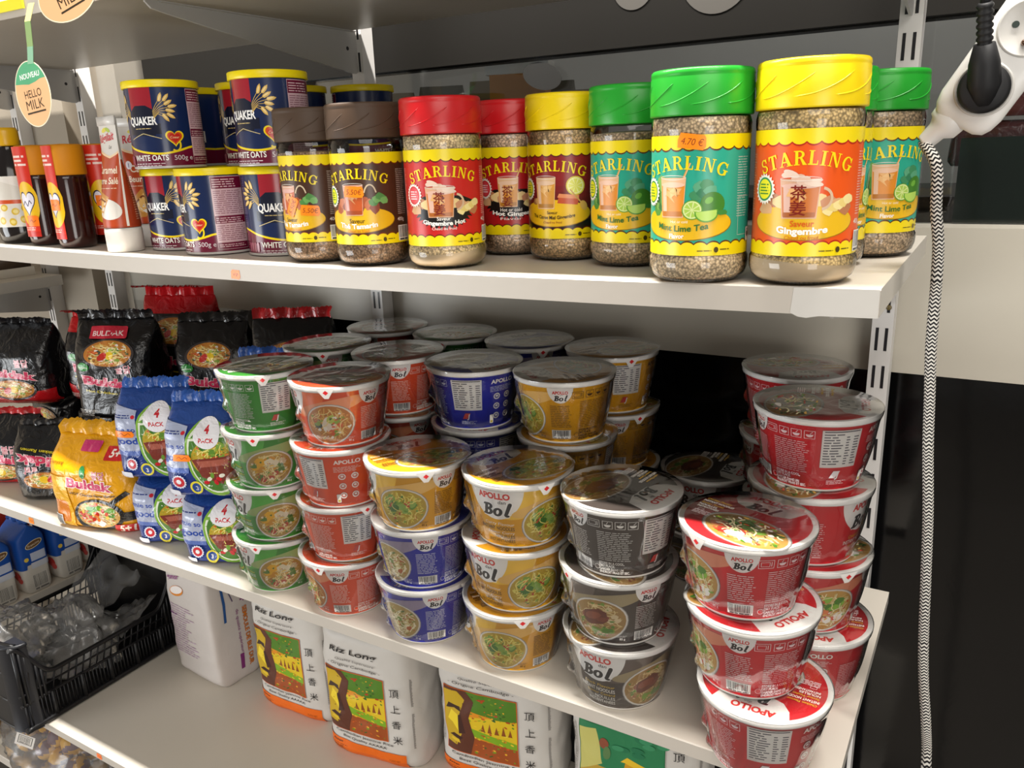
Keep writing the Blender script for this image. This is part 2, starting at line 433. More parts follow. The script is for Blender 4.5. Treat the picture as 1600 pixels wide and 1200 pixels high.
# dangling wobbler tags
def wobbler(name, label, origin, ex, ey, kind):
    o = thing(name, label, 'shelf tag', origin)
    S = in_plane((0, 0, 0), ex, ey); a = Art(); ow, oh = (35, 43) if kind == 'oval' else (45, 30)
    a.ell(0, 0, ow, oh, '#f3e3c8', 0, 48)
    a.ell(0, 0, ow-1.3, oh-1.3, '#e9b484', 0, 48)
    if kind == 'oval':
        P = [(-40, 60), (40, 60), (40, 14)]+[(40-8*k, 14+4*math.sin(k/3)) for k in range(11)]
        top = [(x, y) for x, y in [((ow-1.3)*cos(radians(t)), (oh-1.3)*sin(radians(t))) for t in range(24, 157, 6)]]
        a.poly(top+[(-16, 15), (-4, 13), (10, 14.5), (20, 17)], '#56a67a')
        a.text('NOUVEAU', 1, 21, 7, '#f4f6ef', w=40, bold=.02)
        yc = -4
    else: yc = 3
    a.text('HELLO', 0, yc, 10, '#3a2c18', w=34, bold=.005); a.text('MILK', 0, yc-15, 12, '#3a2c18', w=36)
    a.rect(-19, yc-20.5, 19, yc-18.2, '#3a3020')
    mb = MB()
    lay(mb, S, a, 5e-4)
    ring = [(ow*cos(2*pi*k/48), oh*sin(2*pi*k/48)) for k in range(48)]
    A = [mb.vert(S(u, v, 0)[0]) for u, v in ring]; B = [mb.vert(S(u, v, .0005)[0]) for u, v in ring]
    for k in range(48): mb.face((A[k], A[(k+1) % 48], B[(k+1) % 48], B[k]), '#efe0c4')
    mb.face(tuple(reversed(A)), '#d8d2c8', False); mb.face(tuple(B), '#efe0c4', False)
    mb.build('tag_disc', M_label, o)
    return o, S
o, S = wobbler('wobbler_tag', 'oval green and orange HELLO MILK tag dangling from a strip at top left', (-1.083, -.012, UP+.212), (.86, .10, .10), (-.10, .02, .99), 'oval')
mb = MB()
T = [(-1.046, -.014, UP+.322), (-1.052, -.020, UP+.30), (-1.060, -.018, UP+.27), (-1.074, -.0135, UP+.25)]
P = [Vector(p)-Vector((-1.083, -.012, UP+.212)) for p in T]
for k in range(3):
    col = ('#d9cf8a', '#9fc07a', '#5fae74')[k]; w = Vector((.0058, .0006, 0))
    q = [mb.vert(P[k]-w), mb.vert(P[k]+w), mb.vert(P[k+1]+w), mb.vert(P[k+1]-w)]; mb.face(q, col, False)
    w2 = Vector((0, .0005, 0)); q = [mb.vert(P[k]-w+w2), mb.vert(P[k]+w+w2), mb.vert(P[k+1]+w+w2), mb.vert(P[k+1]-w+w2)]; mb.face(q[::-1], col, False)
mb.build('hanger_strip', M_label, o)
wobbler('wobbler_tag', 'bright HELLO MILK tag lying flat against the underside edge at top left', (-.933, -.034, UP+.318), (.87, .30, .35), (-.25, -.10, .9), 'wide')
mb = MB(); mb.box(-1.30, -1.085, -.003, -.0005, UP+.3215, UP+.3352, '#e9d92a')
tag(mb.build('price_rail', M_label), 'yellow price strip clipped on the top shelf edge in the upper left corner', 'price strip')
for x, z, rx, rz, l in ((-.417, .335, .031, .031, 'small grey disc built as a tag reflection on the dark window head'), (-.296, .336, .05, .05, 'large grey disc built as a tag reflection on the dark window head')):  # flat discs standing in for mirrored images of hanging tags
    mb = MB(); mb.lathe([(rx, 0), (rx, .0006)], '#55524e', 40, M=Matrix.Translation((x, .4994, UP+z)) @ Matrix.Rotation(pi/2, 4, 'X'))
    tag(mb.build('reflected_disc', M_label), l, 'reflection')
mb = MB(); mb.lathe([(.028, 0), (.028, .0008)], '#2a2927', 40, sx=1.25, sy=.72, M=Matrix.Translation((-.572, .505, UP+.226)) @ Matrix.Rotation(.25, 4, 'Y') @ Matrix.Rotation(pi/2, 4, 'X'))  # flat oval standing in for a tag mirrored in the pane
tag(mb.build('reflected_disc', M_label), 'dark grey oval built as a tag reflection on the window pane above the yellow lid', 'reflection')
# ------------------------------------------------------------------ noodle bowls
FL = {'green': ('#37902d', '#f0eee6', '#56b044'), 'orange': ('#de5128', '#f6e6da', '#ea7034'), 'blue': ('#1c24a0', '#dfe2f2', '#3440c0'),
      'yellow': ('#dca00c', '#4a3008', '#ecc040'), 'brown': ('#4c423c', '#ece6de', '#665850'), 'red': ('#cc2028', '#f4dcdc', '#cc2a2e')}
TASTE = {'green': ('Vegetable Flavour', 'Saveur Legumes'), 'orange': ('Shrimp Flavour', 'Saveur Crevettes'), 'blue': ('Seafood Flavour', 'Saveur Fruits de mer'),
         'yellow': ('Curry Flavour', 'Saveur Curry'), 'brown': ('Duck Flavour', 'Saveur Canard'), 'red': ('Chicken Flavour', 'Saveur Poulet')}
def food(a, cx, cy, rx, ry, rot, kind, seed, bowl=True):
    R = random.Random(seed); c, q = cos(radians(rot)), sin(radians(rot))
    def pt(x, y): return (cx+x*rx*c-y*ry*q, cy+x*rx*q+y*ry*c)
    if bowl:
        a.ell(cx, cy, rx*1.09, ry*1.1, '#8d8a88', rot); a.ell(cx, cy, rx*1.06, ry*1.07, '#d9d4cb', rot)
    base = {'green': '#b08a3e', 'orange': '#b9752c', 'blue': '#b59a5a', 'yellow': '#b79a28', 'brown': '#a37f45', 'red': '#c79a4e'}[kind]
    a.ell(cx, cy, rx, ry, base, rot)
    nd = {'green': ('#d9c07a', '#c6a65a', '#e6d49a'), 'orange': ('#dcb25e', '#cf9a44', '#ead08c'), 'blue': ('#e3d6a2', '#cbb77a', '#efe6c4'),
          'yellow': ('#dcc750', '#c2ab38', '#eadd7c'), 'brown': ('#cdb070', '#b8975a', '#dcc790'), 'red': ('#e2cd8a', '#d2b566', '#efe1b0')}[kind]
    zb = a.z+1
    for k in range(62):
        x, y = R.uniform(-.8, .8), R.uniform(-.8, .8); th = R.uniform(0, 6.3); P = []
        for j in range(7):
            if x*x+y*y > .86: break
            P.append(pt(x, y)); th += R.uniform(-.8, .8); x += .13*cos(th); y += .13*sin(th)
        if len(P) > 2: a.z = zb+k % 3; a.stroke(P, rx*.038, nd[k % 3], True)
    a.z = zb+3
    def blob(x, y, r, col, n=7, sq=1):
        P = [pt(x+r*(.7+.5*R.random())*cos(2*pi*k/n), y+sq*r*(.7+.5*R.random())*sin(2*pi*k/n)) for k in range(n)]
        a.poly(P, col)
    if kind == 'brown':
        blob(-.1, .12, .62, '#7a3d28', 11, .7); blob(-.2, .25, .4, '#93503a', 9, .6); blob(.2, .02, .3, '#8a4630', 8, .6)
        for k in range(5): blob(R.uniform(-.1, .6), R.uniform(-.7, -.3), .14, R.choice(('#7fa23a', '#5d8a30')))
        for k in range(4): blob(R.uniform(.4, .75), R.uniform(-.2, .5), .13, '#d8c49a')
    elif kind == 'red':
        for k in range(7): blob(R.uniform(-.7, .3), R.uniform(-.6, .1), .2, R.choice(('#e05a36', '#d63a2c', '#ee8a52', '#f3b49a')))
        for k in range(9): blob(R.uniform(-.4, .7), R.uniform(0, .6), .19, R.choice(('#6fa32e', '#8fbf3e', '#4f8726')))
        for k in range(3): blob(R.uniform(-.1, .5), R.uniform(-.7, -.3), .2, '#f6efe6')
    elif kind == 'yellow':
        for k in range(10): blob(R.uniform(-.7, .6), R.uniform(-.2, .7), .2, R.choice(('#5f8a2e', '#3f7224', '#7ea23a', '#8fae52')))
        for k in range(6):
            x, y = R.uniform(-.5, .5), R.uniform(-.5, .4); a.stroke([pt(x, y), pt(x+R.uniform(-.3, .3), y-.25)], rx*.07, R.choice(('#c4452a', '#d9702c', '#b83a2a')))
    elif kind == 'green':
        for k in range(5): blob(R.uniform(-.6, .5), R.uniform(.05, .6), .26, R.choice(('#e0a818', '#c98d1c')))
        for k in range(5): blob(R.uniform(-.6, .6), R.uniform(-.6, .5), .18, R.choice(('#587f30', '#7c9c46')))
        for k in range(4): blob(R.uniform(-.1, .7), R.uniform(0, .5), .2, R.choice(('#ded2b6', '#c8b894')))
        for k in range(4): blob(R.uniform(-.5, .4), R.uniform(-.7, -.3), .16, '#b5432c')
    elif kind == 'orange':
        for k in range(3): blob(R.uniform(-.2, .3), R.uniform(-.2, .4), .3, R.choice(('#efe8dc', '#e4d4c2')))
        blob(.25, .2, .25, '#b6c25a', 10); blob(-.45, .1, .22, '#3b4a3a'); blob(.1, -.5, .2, '#7f9a34')
        for k in range(5): blob(R.uniform(-.6, .6), R.uniform(-.7, .7), .15, R.choice(('#d0562a', '#8aa03a')))
    else:
        blob(0, .1, .4, '#e9dcb6', 9, .5); blob(.1, -.2, .36, '#d8c68e', 9, .5)
        for k in range(5): blob(R.uniform(-.5, .5), R.uniform(-.7, .6), .17, R.choice(('#8a8a3e', '#b5602e', '#6f8a3a')))
    a.z += 1
    sp = {'yellow': ('#6f9a34', '#4a7a26', '#93a83a', '#c4452a', '#e0d468', '#d8762c'), 'green': ('#dcae28', '#6f9340', '#b5432c', '#ece0c4', '#3f6a26'), 'orange': ('#d0562a', '#8aa03a', '#efe8dc', '#4a5a3a', '#e0a050'),
          'blue': ('#8a8a3e', '#efe4c8', '#b5602e', '#5a7a3a'), 'brown': ('#7fa23a', '#a86a44', '#d8c49a', '#5d8a30', '#8a4a30'), 'red': ('#e05a36', '#7fae38', '#f6efe6', '#c8341f', '#4f8726', '#eab84a')}[kind]
    for k in range(60):
        x, y = R.uniform(-.9, .9), R.uniform(-.9, .9)
        if x*x+y*y > .8: continue
        r = R.uniform(.03, .085); q5 = R.uniform(0, 6); a.poly([pt(x+r*(1+.6*(j % 2))*cos(q5+j*1.26), y+r*(.6+.6*(j % 2))*sin(q5+j*1.26)) for j in range(5)], R.choice(sp), True)
    if kind == 'brown':
        blob(-.08, .12, .56, '#6e3422', 11, .72); blob(-.16, .22, .36, '#8c4a32', 9, .55); blob(.16, .0, .26, '#824028', 8, .5); blob(-.3, -.5, .17, '#7fa23a'); blob(.1, -.6, .15, '#5d8a30')
    a.z += 1
    for k in range(12 if kind != 'brown' else 0):
        x, y = R.uniform(-.7, .7), R.uniform(-.7, .7); th = R.uniform(0, 6.3); P = []
        for j in range(6):
            if x*x+y*y > .8: break
            P.append(pt(x, y)); th += R.uniform(-.9, .9); x += .12*cos(th); y += .12*sin(th)
        if len(P) > 2: a.stroke(P, rx*.038, nd[2], True)
def bol_word(a, x, y, h, rot=0, halo=True):
    def rg(cx, cy, rx, ry, tx, ty, a0, a1, n=12):
        o = [(cx+rx*cos(radians(a0+(a1-a0)*k/n)), cy+ry*sin(radians(a0+(a1-a0)*k/n))) for k in range(n+1)]
        return o+[(cx+(rx-tx)*cos(radians(a1+(a0-a1)*k/n)), cy+(ry-ty)*sin(radians(a1+(a0-a1)*k/n))) for k in range(n+1)]
    G = [[(10, 4), (32, 4), (32, 96), (12, 96)], [(-4, 86), (34, 92), (34, 102), (2, 99)], rg(34, 75, 36, 27, 19, 11, 100, -95), rg(34, 27, 42, 29, 21, 11, 95, -105), [(0, 0), (34, -2), (34, 9), (2, 10)],
         rg(118, 32, 35, 35, 20, 11, 0, 360, 22),
         [(176, 18), (196, 16), (212, 104), (190, 112)], [(190, 112), (212, 104), (208, 116), (196, 118)], rg(196, 18, 22, 22, 16, 13, 180, 318)]
    c, q = cos(radians(rot)), sin(radians(rot)); k = h/100
    def T(P):
        o = []
        for px, py in P: u, v = (px-105+.2*py-10)*k, py*k; o.append((x+u*c-v*q, y+u*q+v*c))
        return o
    if halo:
        a.z += 1
        for P in G: t = T(P); a.stroke(t+[t[0]], h*.24, '#f2f0ec', True)
    a.z += 1
    for P in G: t = T(P); a.poly(t, '#1e1a1c', True); a.stroke(t+[t[0]], h*.075, '#1e1a1c', True)
def small_logo(a, cx, top, w):
    a.ell(cx, top, w/2, w*.72, '#ece9e4', 0, 20, 180, 360)
    a.text('APOLLO', cx, top-w*.29, w*.15, '#cf2620', w=w*.62, bold=.045)
    a.text('dan', cx+w*.05, top-w*.37, w*.06, '#201c1e', shear=.2)
    bol_word(a, cx+w*.02, top-w*.60, w*.23, 0, False)
def body_art(kind):
    bg, ink, lt = FL[kind]; a = Art(); T = 73.4; fk = mixc(ink, bg, .3)
    dark = ink if kind == 'yellow' else '#f3efe6'
    # big logo with curved band
    a.ell(14, T+2, 44, 40, lt, 0, 36, 180, 360)
    a.ell(-2, T, 31, 39, '#ece9e4', 0, 32, 180, 360)
    a.rect(-60, T-.01, 60, T+.6, bg)
    a.text('APOLLO', -3, T-12.5, 8, '#d22a22', w=36, bold=.045)
    a.text('dan', 6, T-18.5, 4.4, '#201c1e', shear=.2, bold=.01)
    bol_word(a, -1, T-34, 14.5)
    f1, f2 = TASTE[kind]; acc = '#f4efe4' if kind == 'yellow' else '#e9c23c'
    a.text(f1, 18, 27, 3.6, acc, w=36, al='r', shear=.1); a.text('INSTANT NOODLES', 18, 20.6, 4.6, dark, w=42, al='r', bold=.01)
    a.text(f2, 18, 16, 3.2, acc, w=34, al='r', shear=.1); a.text('NOUILLES', 18.0000, 10.6000, 4, dark, w=24, al='r', bold=.01); a.text('INSTANTANÉES', 18.0000, 5.0000, 4, dark, w=33, al='r', bold=.01)
    # picture of the dish
    a.ell(60, 52, 46, 9, mixc(bg, '#f0d9a0', .35), 14, 30)
    food(a, 58, 29, 30, 25, 16, kind, hash(kind) % 1 + len(kind))
    a.text('85 g', 84, 5.5, 2.6, ink, bold=.01); a.fine(78, 9, 90, 12, 1.4, fk, 4)
    # small logo, ingredients, barcode
    small_logo(a, 109, T-1.2, 28)
    a.fine(97, 19, 122, 50, 2.3, fk, 5, .4, .18); a.bars(97, 4.5, 121, 16, 3)
    a.ell(128, 9, 3, 3, ink, 0, 16); a.ell(128, 9, 2.6, 2.6, bg, 0, 16)
    # pictograms and storage advice
    for k in range(4):
        x0 = 126+k*11.6; w = 12.5 if k == 0 else 9; x0 -= 4 if k == 0 else 0
        a.frame(x0, 58, x0+w, 66.5, .45, ink)
        if k == 0: a.frame(x0+2, 60, x0+9, 64.5, .4, ink); a.rect(x0+10.2, 60, x0+10.8, 65, ink)
        else: a.ell(x0+4.5, 62.5, 3.2, 3, ink, 0, 12, 180, 360); a.stroke([(x0+3+k*.6, 63.2), (x0+4+k, 65.5)], .5, ink)
    a.fine(131, 18, 166, 55, 2.25, fk, 6, .36, .15)
    a.text('STORE IN A COOL,', 131, 14, 3, ink, w=27, al='l', bold=.03); a.text('DRY PLACE.', 131, 10.4, 3, ink, w=17, al='l', bold=.03)
    a.text('GARDER DANS UN', 131, 6.4, 3, ink, w=26, al='l', bold=.03); a.text('ENDROIT FRAIS ET SEC.', 131, 2.8, 3, ink, w=33, al='l', bold=.03)
    # nutrition panel, mark below
    a.table(176, 26, 212, 68, 14)
    a.poly([(186, 14), (192, 14), (197, 22), (190, 22)], '#c9443a' if kind != 'red' else '#f0e4e4'); a.text('J', 194, 14.5, 6.5, '#f0ece8', bold=.03, shear=.2)
    a.fine(184, 6, 206, 12, 1.7, fk, 8)
    # white brand word and round icons
    a.text('APOLLO', 238, 61, 5.6, dark, w=30, bold=.03); a.fine(222, 50, 254, 58, 2, fk, 9)
    for i in range(2):
        for j in range(3):
            x, y = 231+i*15, 43-j*13.5
            a.ell(x, y, 4.4, 4.4, '#e9e4de', 0, 18); a.ell(x, y, 3.2, 3, mixc(bg, '#888888', .4), 0, 12); a.ell(x, y+.4, 1.7, 1.4, '#e9e4de', 0, 10)
    a.rrect(222, 6, 227, 18, 1, '#e9e4de'); a.rect(223, 7, 226, 10, '#c9b53c')
    a.fine(262, 8, 284, 52, 2.4, fk, 12, .36, .2)
    return a
def lid_art(kind):
    bg, ink, lt = FL[kind]; a = Art(); r = 59.5
    a.ell(0, 0, r, r, bg, 0, 64)
    a.poly([(r*cos(radians(t)), r*sin(radians(t))) for t in range(52, 131, 4)]+[(-34, 36), (-26, 26), (-8, 21), (14, 21), (30, 27)], '#ece9e4')
    a.ell(0, 44, 31, 22, '#ece9e4', 0, 30, 200, 340)
    a.text('APOLLO', -3, 43.5, 9, '#d22a22', w=42, bold=.045); a.text('dan', 4, 37.5, 3.6, '#201c1e', shear=.2); bol_word(a, 0, 23, 13.5)
    food(a, 12, -23, 43, 27, -8, kind, 7+len(kind))
    f1, f2 = TASTE[kind]; acc = '#f4efe4' if kind == 'yellow' else '#e8b83a'; wh = '#3c2608' if kind == 'yellow' else '#f4efe6'
    a.text(f1, -54, 14, 3.2, acc, w=28, al='l', bold=.01); a.text('INSTANT NOODLES', -55, 8.5, 3.6, wh, w=34, al='l', bold=.02)
    a.text(f2, -54, 3.6, 3, acc, w=25, al='l', bold=.01); a.text('NOUILLES', -54, -1.4, 3.4, wh, w=20, al='l', bold=.02); a.text('INSTANTANÉES', -53, -6.2, 3.4, wh, w=24, al='l', bold=.02)
    a.fine(-50, -22, -30, -12, 2.2, ink, 3); a.frame(-48, -13, -42, -9.5, .4, ink)
    return a
BH, BR = .0825, .0652
def bowl_meshes(kind):
    mb = MB(); wall = lin('#dedad3')
    prof = [(.0445, .0012), (.0452, 0), (.0478, .0004), (.0486, .003), (.0606, .0765), (.0612, .0772)]
    mb.lathe(prof, [wall, wall, wall, lin(FL[kind][0]), wall], 72, cap1=False)
    S = S_cone(.0486, .003, .0606, .0765, .0528)
    lay(mb, S, body_art(kind), 1.2e-4, 2.4)
    body = mb.mesh('cup', M_paper)
    mb = MB()
    mb.lathe([(.0609, .0762), (.0645, .0758), (BR-.0003, .0768), (BR, .0785), (BR-.0004, .0804), (.0645, .0811), (.062, .0812)], '#ebe8e3', 72, cap0=False, cap1=False)
    rim = mb.mesh('rim', M_paper)
    mb = MB()
    mb.lathe([(.0646, .08115), (.0648, .0817), (.0640, .08185), (.0600, .08165), (.03, .0814), (.002, .0814)], '#e9e6e1', 72, cap0=False)
    lay(mb, S_disc(.0817), lid_art(kind), 1e-4, 12, 12)
    lid = mb.mesh('lid', M_foil)
    mb = MB()                                    # pull tab folded over the rim, with a small red arrow
    t0 = radians(257); St = lambda u, v, q: (lambda r, z, a: (r*cos(a), r*sin(a), z))(BR+.0004+q-(.0035*v*v/196 if v < 0 else 0), .0812+v/1000, t0+u/1000/BR)
    def flap(u, v):
        w = 11*(1-v*.75); return St((u-.5)*2*w, -v*13, 0)
    mb.grid(flap, 8, 5, '#e9e6e1')
    a = Art(); a.poly([(-3.4, -4.8), (0, -8), (3.4, -4.8), (0, -1.8)], '#d3262a')
    lay(mb, lambda u, v, q: (St(u, v, q), (cos(t0), sin(t0), .1)), a, 3e-4)
    tab = mb.mesh('pull_tab', M_foil)
    mb = MB()                                    # clear shrink film around the whole bowl
    R = random.Random(len(kind)); ph = [R.uniform(0, 6) for _ in range(4)]
    def fn(u, v):
        a = 2*pi*u; k = v*1.0
        if k < .12: t = k/.12; r, z = .0462+.0032*t, .0006+.0045*t
        elif k < .82: t = (k-.12)/.70; r = .0494+(.0628-.0494)*t+.0012*sin(pi*t); z = .005+.0655*t
        else: t = (k-.82)/.18; r = .0628+(BR+.0003-.0628)*min(1, t*1.6); z = .0705+.0118*t
        wr = .00055*sin(9*a+ph[0]+4*z/.08)*sin(pi*min(1, k/.85))*(k < .85)+.0004*sin(23*a+ph[1]-9*k)*max(0, .85-k)
        seam = max(0, 1-abs(((a-3.6+pi) % (2*pi))-pi)/.10)
        wr += seam*(.0045+.003*sin(21*k+ph[2]))*sin(pi*min(1, max(0, (k-.05)/.8))) if .05 < k < .85 else 0
        return ((r+wr)*cos(a), (r+wr)*sin(a), z)
    mb.grid(fn, 96, 22, '#ffffff', True)
    mb.lathe([(BR+.0004, .08225), (.0655, .08235), (.04, .0823), (.001, .0823)], '#ffffff', 60, cap0=False, cap1=False)
    wrap = mb.mesh('shrink_film', M_film)
    return body, rim, lid, tab, wrap
BOWLS = {}
CAMXY = (.0753, -.6867)
def bowl(kind, x, y, lvl, face, lidrot, label, group=None):
    if kind not in BOWLS: BOWLS[kind] = bowl_meshes(kind)
    o = thing('noodle_bowl', label, 'instant noodle bowl', (x, y, ZL+(lvl-1)*BH), 0, 'instant noodle bowls')
    phi = math.atan2(CAMXY[0]-x, y-CAMXY[1])
    for nm, m in zip(('cup', 'rim', 'lid', 'pull_tab', 'shrink_film'), BOWLS[kind]):
        p = bpy.data.objects.new(nm, m); C.objects.link(p); p.parent = o
        if nm == 'cup': p.rotation_euler.z = phi-radians(face)
        elif nm in ('lid', 'pull_tab'): p.rotation_euler.z = radians(lidrot)
        elif nm == 'shrink_film': p.rotation_euler.z = phi-radians(78)-pi/2-3.6+radians(lidrot % 23)
    return o
U = 1/.0528/1000*180/pi                      # degrees per mm of artwork around the cup
fr = 'of the front stack '
for args in [
 ('green', -0.7650, 0.0500, 4, 201, 58, 'topmost green noodle bowl '+fr+'on the left, back text facing out'),
 ('green', -0.7687, 0.0505, 3, 72, 40, 'green noodle bowl second from the top of the left front stack'),
 ('green', -0.7800, 0.0561, 2, 64, 60, 'green noodle bowl third from the top of the left front stack'),
 ('green', -0.7842, 0.0568, 1, 68, 30, 'lowest green noodle bowl of the left front stack, standing on the shelf'),
 ('orange', -0.6305, 0.0519, 4, 83, 40, 'topmost orange-red noodle bowl of the second front stack, soup picture facing out'),
 ('orange', -0.6365, 0.0493, 3, 254, 100, 'orange-red noodle bowl second from the top of its front stack, white table at left'),
 ('orange', -0.6450, 0.0568, 2, 200, 80, 'orange-red noodle bowl third from the top of its front stack, white table at right'),
 ('orange', -0.6520, 0.0559, 1, 134, 20, 'lowest orange-red noodle bowl of the second front stack, on the shelf'),
 ('yellow', -0.5047, 0.0400, 3, 88, 59, 'yellow noodle bowl on top of two blue bowls in the third front stack'),
 ('blue', -0.5102, 0.0504, 2, 118, 150, 'blue noodle bowl directly under the yellow bowl of the third front stack'),
 ('blue', -0.5155, 0.0553, 1, 110, 100, 'lowest blue noodle bowl of the third front stack, on the shelf'),
 ('yellow', -0.3739, 0.0594, 3, 26, 72, 'topmost yellow noodle bowl of the all-yellow front stack, large logo facing out'),
 ('yellow', -0.3782, 0.0586, 2, 42, 120, 'middle yellow noodle bowl of the all-yellow front stack'),
 ('yellow', -0.3830, 0.0599, 1, 86, 50, 'lowest yellow noodle bowl of the all-yellow front stack, on the shelf'),
 ('brown', -0.2418, 0.0531, 3, 168, -98, 'topmost dark grey noodle bowl of the grey front stack'),
 ('brown', -0.2461, 0.0544, 2, 86, -20, 'middle dark grey noodle bowl of the grey front stack, barcode facing out'),
 ('brown', -0.2443, 0.0569, 1, 26, -80, 'lowest dark grey noodle bowl of the grey front stack, meat picture facing out'),
 ('red', -0.1035, 0.0355, 3, 121, -16, 'red noodle bowl nearest the camera, topmost of the right front stack'),
 ('red', -0.0946, 0.0345, 2, 128, -120, 'middle red noodle bowl of the right front stack'),
 ('red', -0.0767, 0.0251, 1, 203, 178, 'lowest red noodle bowl of the right front stack, at the bottom edge of the photo'),
 ('red', -0.0711, 0.1742, 4, 184, -80, 'topmost red noodle bowl of the stack behind the nearest red stack'),
 ('red', -0.0716, 0.1686, 3, 290, -60, 'red noodle bowl second from the top behind the nearest red stack'),
 ('red', -0.0675, 0.1731, 2, 40, 60, 'red noodle bowl third from the top behind the nearest red stack'),
 ('red', -0.0606, 0.1694, 1, 250, -170, 'lowest red noodle bowl behind the nearest red stack, at the shelf right edge'),
 ('red', -0.1215, 0.3140, 4, 214, -150, 'topmost red noodle bowl at the back right, against the white upright'),
 ('green', -0.7751, 0.1840, 4, 115, 50, 'green noodle bowl at the top of the second row, behind the left front stack'),
 ('orange', -0.6429, 0.1860, 4, 118, -40, 'orange-red noodle bowl at the top of the second row'),
 ('orange', -0.6440, 0.1876, 3, 95, 10, 'orange-red noodle bowl right under the top one of the second row'),
 ('blue', -0.5090, 0.1800, 4, 222, -110, 'topmost blue noodle bowl of the second row, white table facing out'),
 ('blue', -0.5094, 0.1860, 3, 166, 200, 'blue noodle bowl under the topmost blue one of the second row'),
 ('yellow', -0.3770, 0.1867, 4, 124, 140, 'topmost yellow noodle bowl of the second row'),
 ('yellow', -0.3773, 0.1915, 3, 137, 20, 'yellow noodle bowl under the topmost yellow one of the second row'),
 ('yellow', -0.3705, 0.3188, 4, 190, 60, 'topmost yellow noodle bowl of the back row'),
 ('yellow', -0.3706, 0.3236, 3, 112, 70, 'yellow noodle bowl second from the top in the back row'),
 ('yellow', -0.3685, 0.3227, 2, 60, 170, 'yellow noodle bowl third from the top in the back row'),
 ('orange', -0.7680, 0.3175, 4, 150, 10, 'orange-red noodle bowl at the back below the upright'),
 ('green', -0.6349, 0.3180, 4, 150, 30, 'green noodle bowl of the back row, between the orange-red and blue lids'),
 ('blue', -0.5027, 0.3180, 4, 100, 60, 'blue noodle bowl at the top of the back row'),
 ('brown', -0.2394, 0.3508, 2, 20, -90, 'dark grey noodle bowl low in the back row, beside the yellow stack'),
]: bowl(*args)
# the bowls those tops stand on, out of sight behind the front stacks
for kind, lv, where in [('red', ((-0.1215, 0.3140, 3), (-0.1132, 0.3114, 2), (-0.1157, 0.3122, 1),), 'at the back right'), ('green', ((-0.7762, 0.1850, 3), (-0.7762, 0.1883, 2), (-0.7760, 0.1888, 1),), 'of the second row'), ('orange', ((-0.6440, 0.1890, 2), (-0.6438, 0.1878, 1),), 'of the second row'),
                       ('blue', ((-0.5097, 0.1860, 2), (-0.5093, 0.1874, 1),), 'of the second row'), ('yellow', ((-0.3776, 0.1908, 2), (-0.3772, 0.1920, 1),), 'of the second row'), ('yellow', ((-0.3708, 0.3240, 1),), 'of the back row'),
                       ('orange', ((-0.7680, 0.3175, 3), (-0.7678, 0.3202, 2), (-0.7678, 0.3207, 1),), 'of the back row'), ('green', ((-0.6349, 0.3195, 3), (-0.6345, 0.3209, 2), (-0.6351, 0.3198, 1),), 'of the back row'), ('blue', ((-0.5027, 0.3180, 3), (-0.5023, 0.3180, 2), (-0.5029, 0.3194, 1),), 'of the back row'), ('brown', ((-0.2416, 0.3523, 1),), 'of the back row')]:
    for x, y, l in lv: bowl(kind, x, y, l, 40*l+60, 70*l, {1: 'bottom', 2: 'second lowest', 3: 'third lowest'}[l]+' '+{'brown': 'dark grey', 'orange': 'orange-red'}.get(kind, kind)+' noodle bowl of the '+kind.replace('brown', 'dark grey').replace('orange', 'orange-red')+' stack '+where)
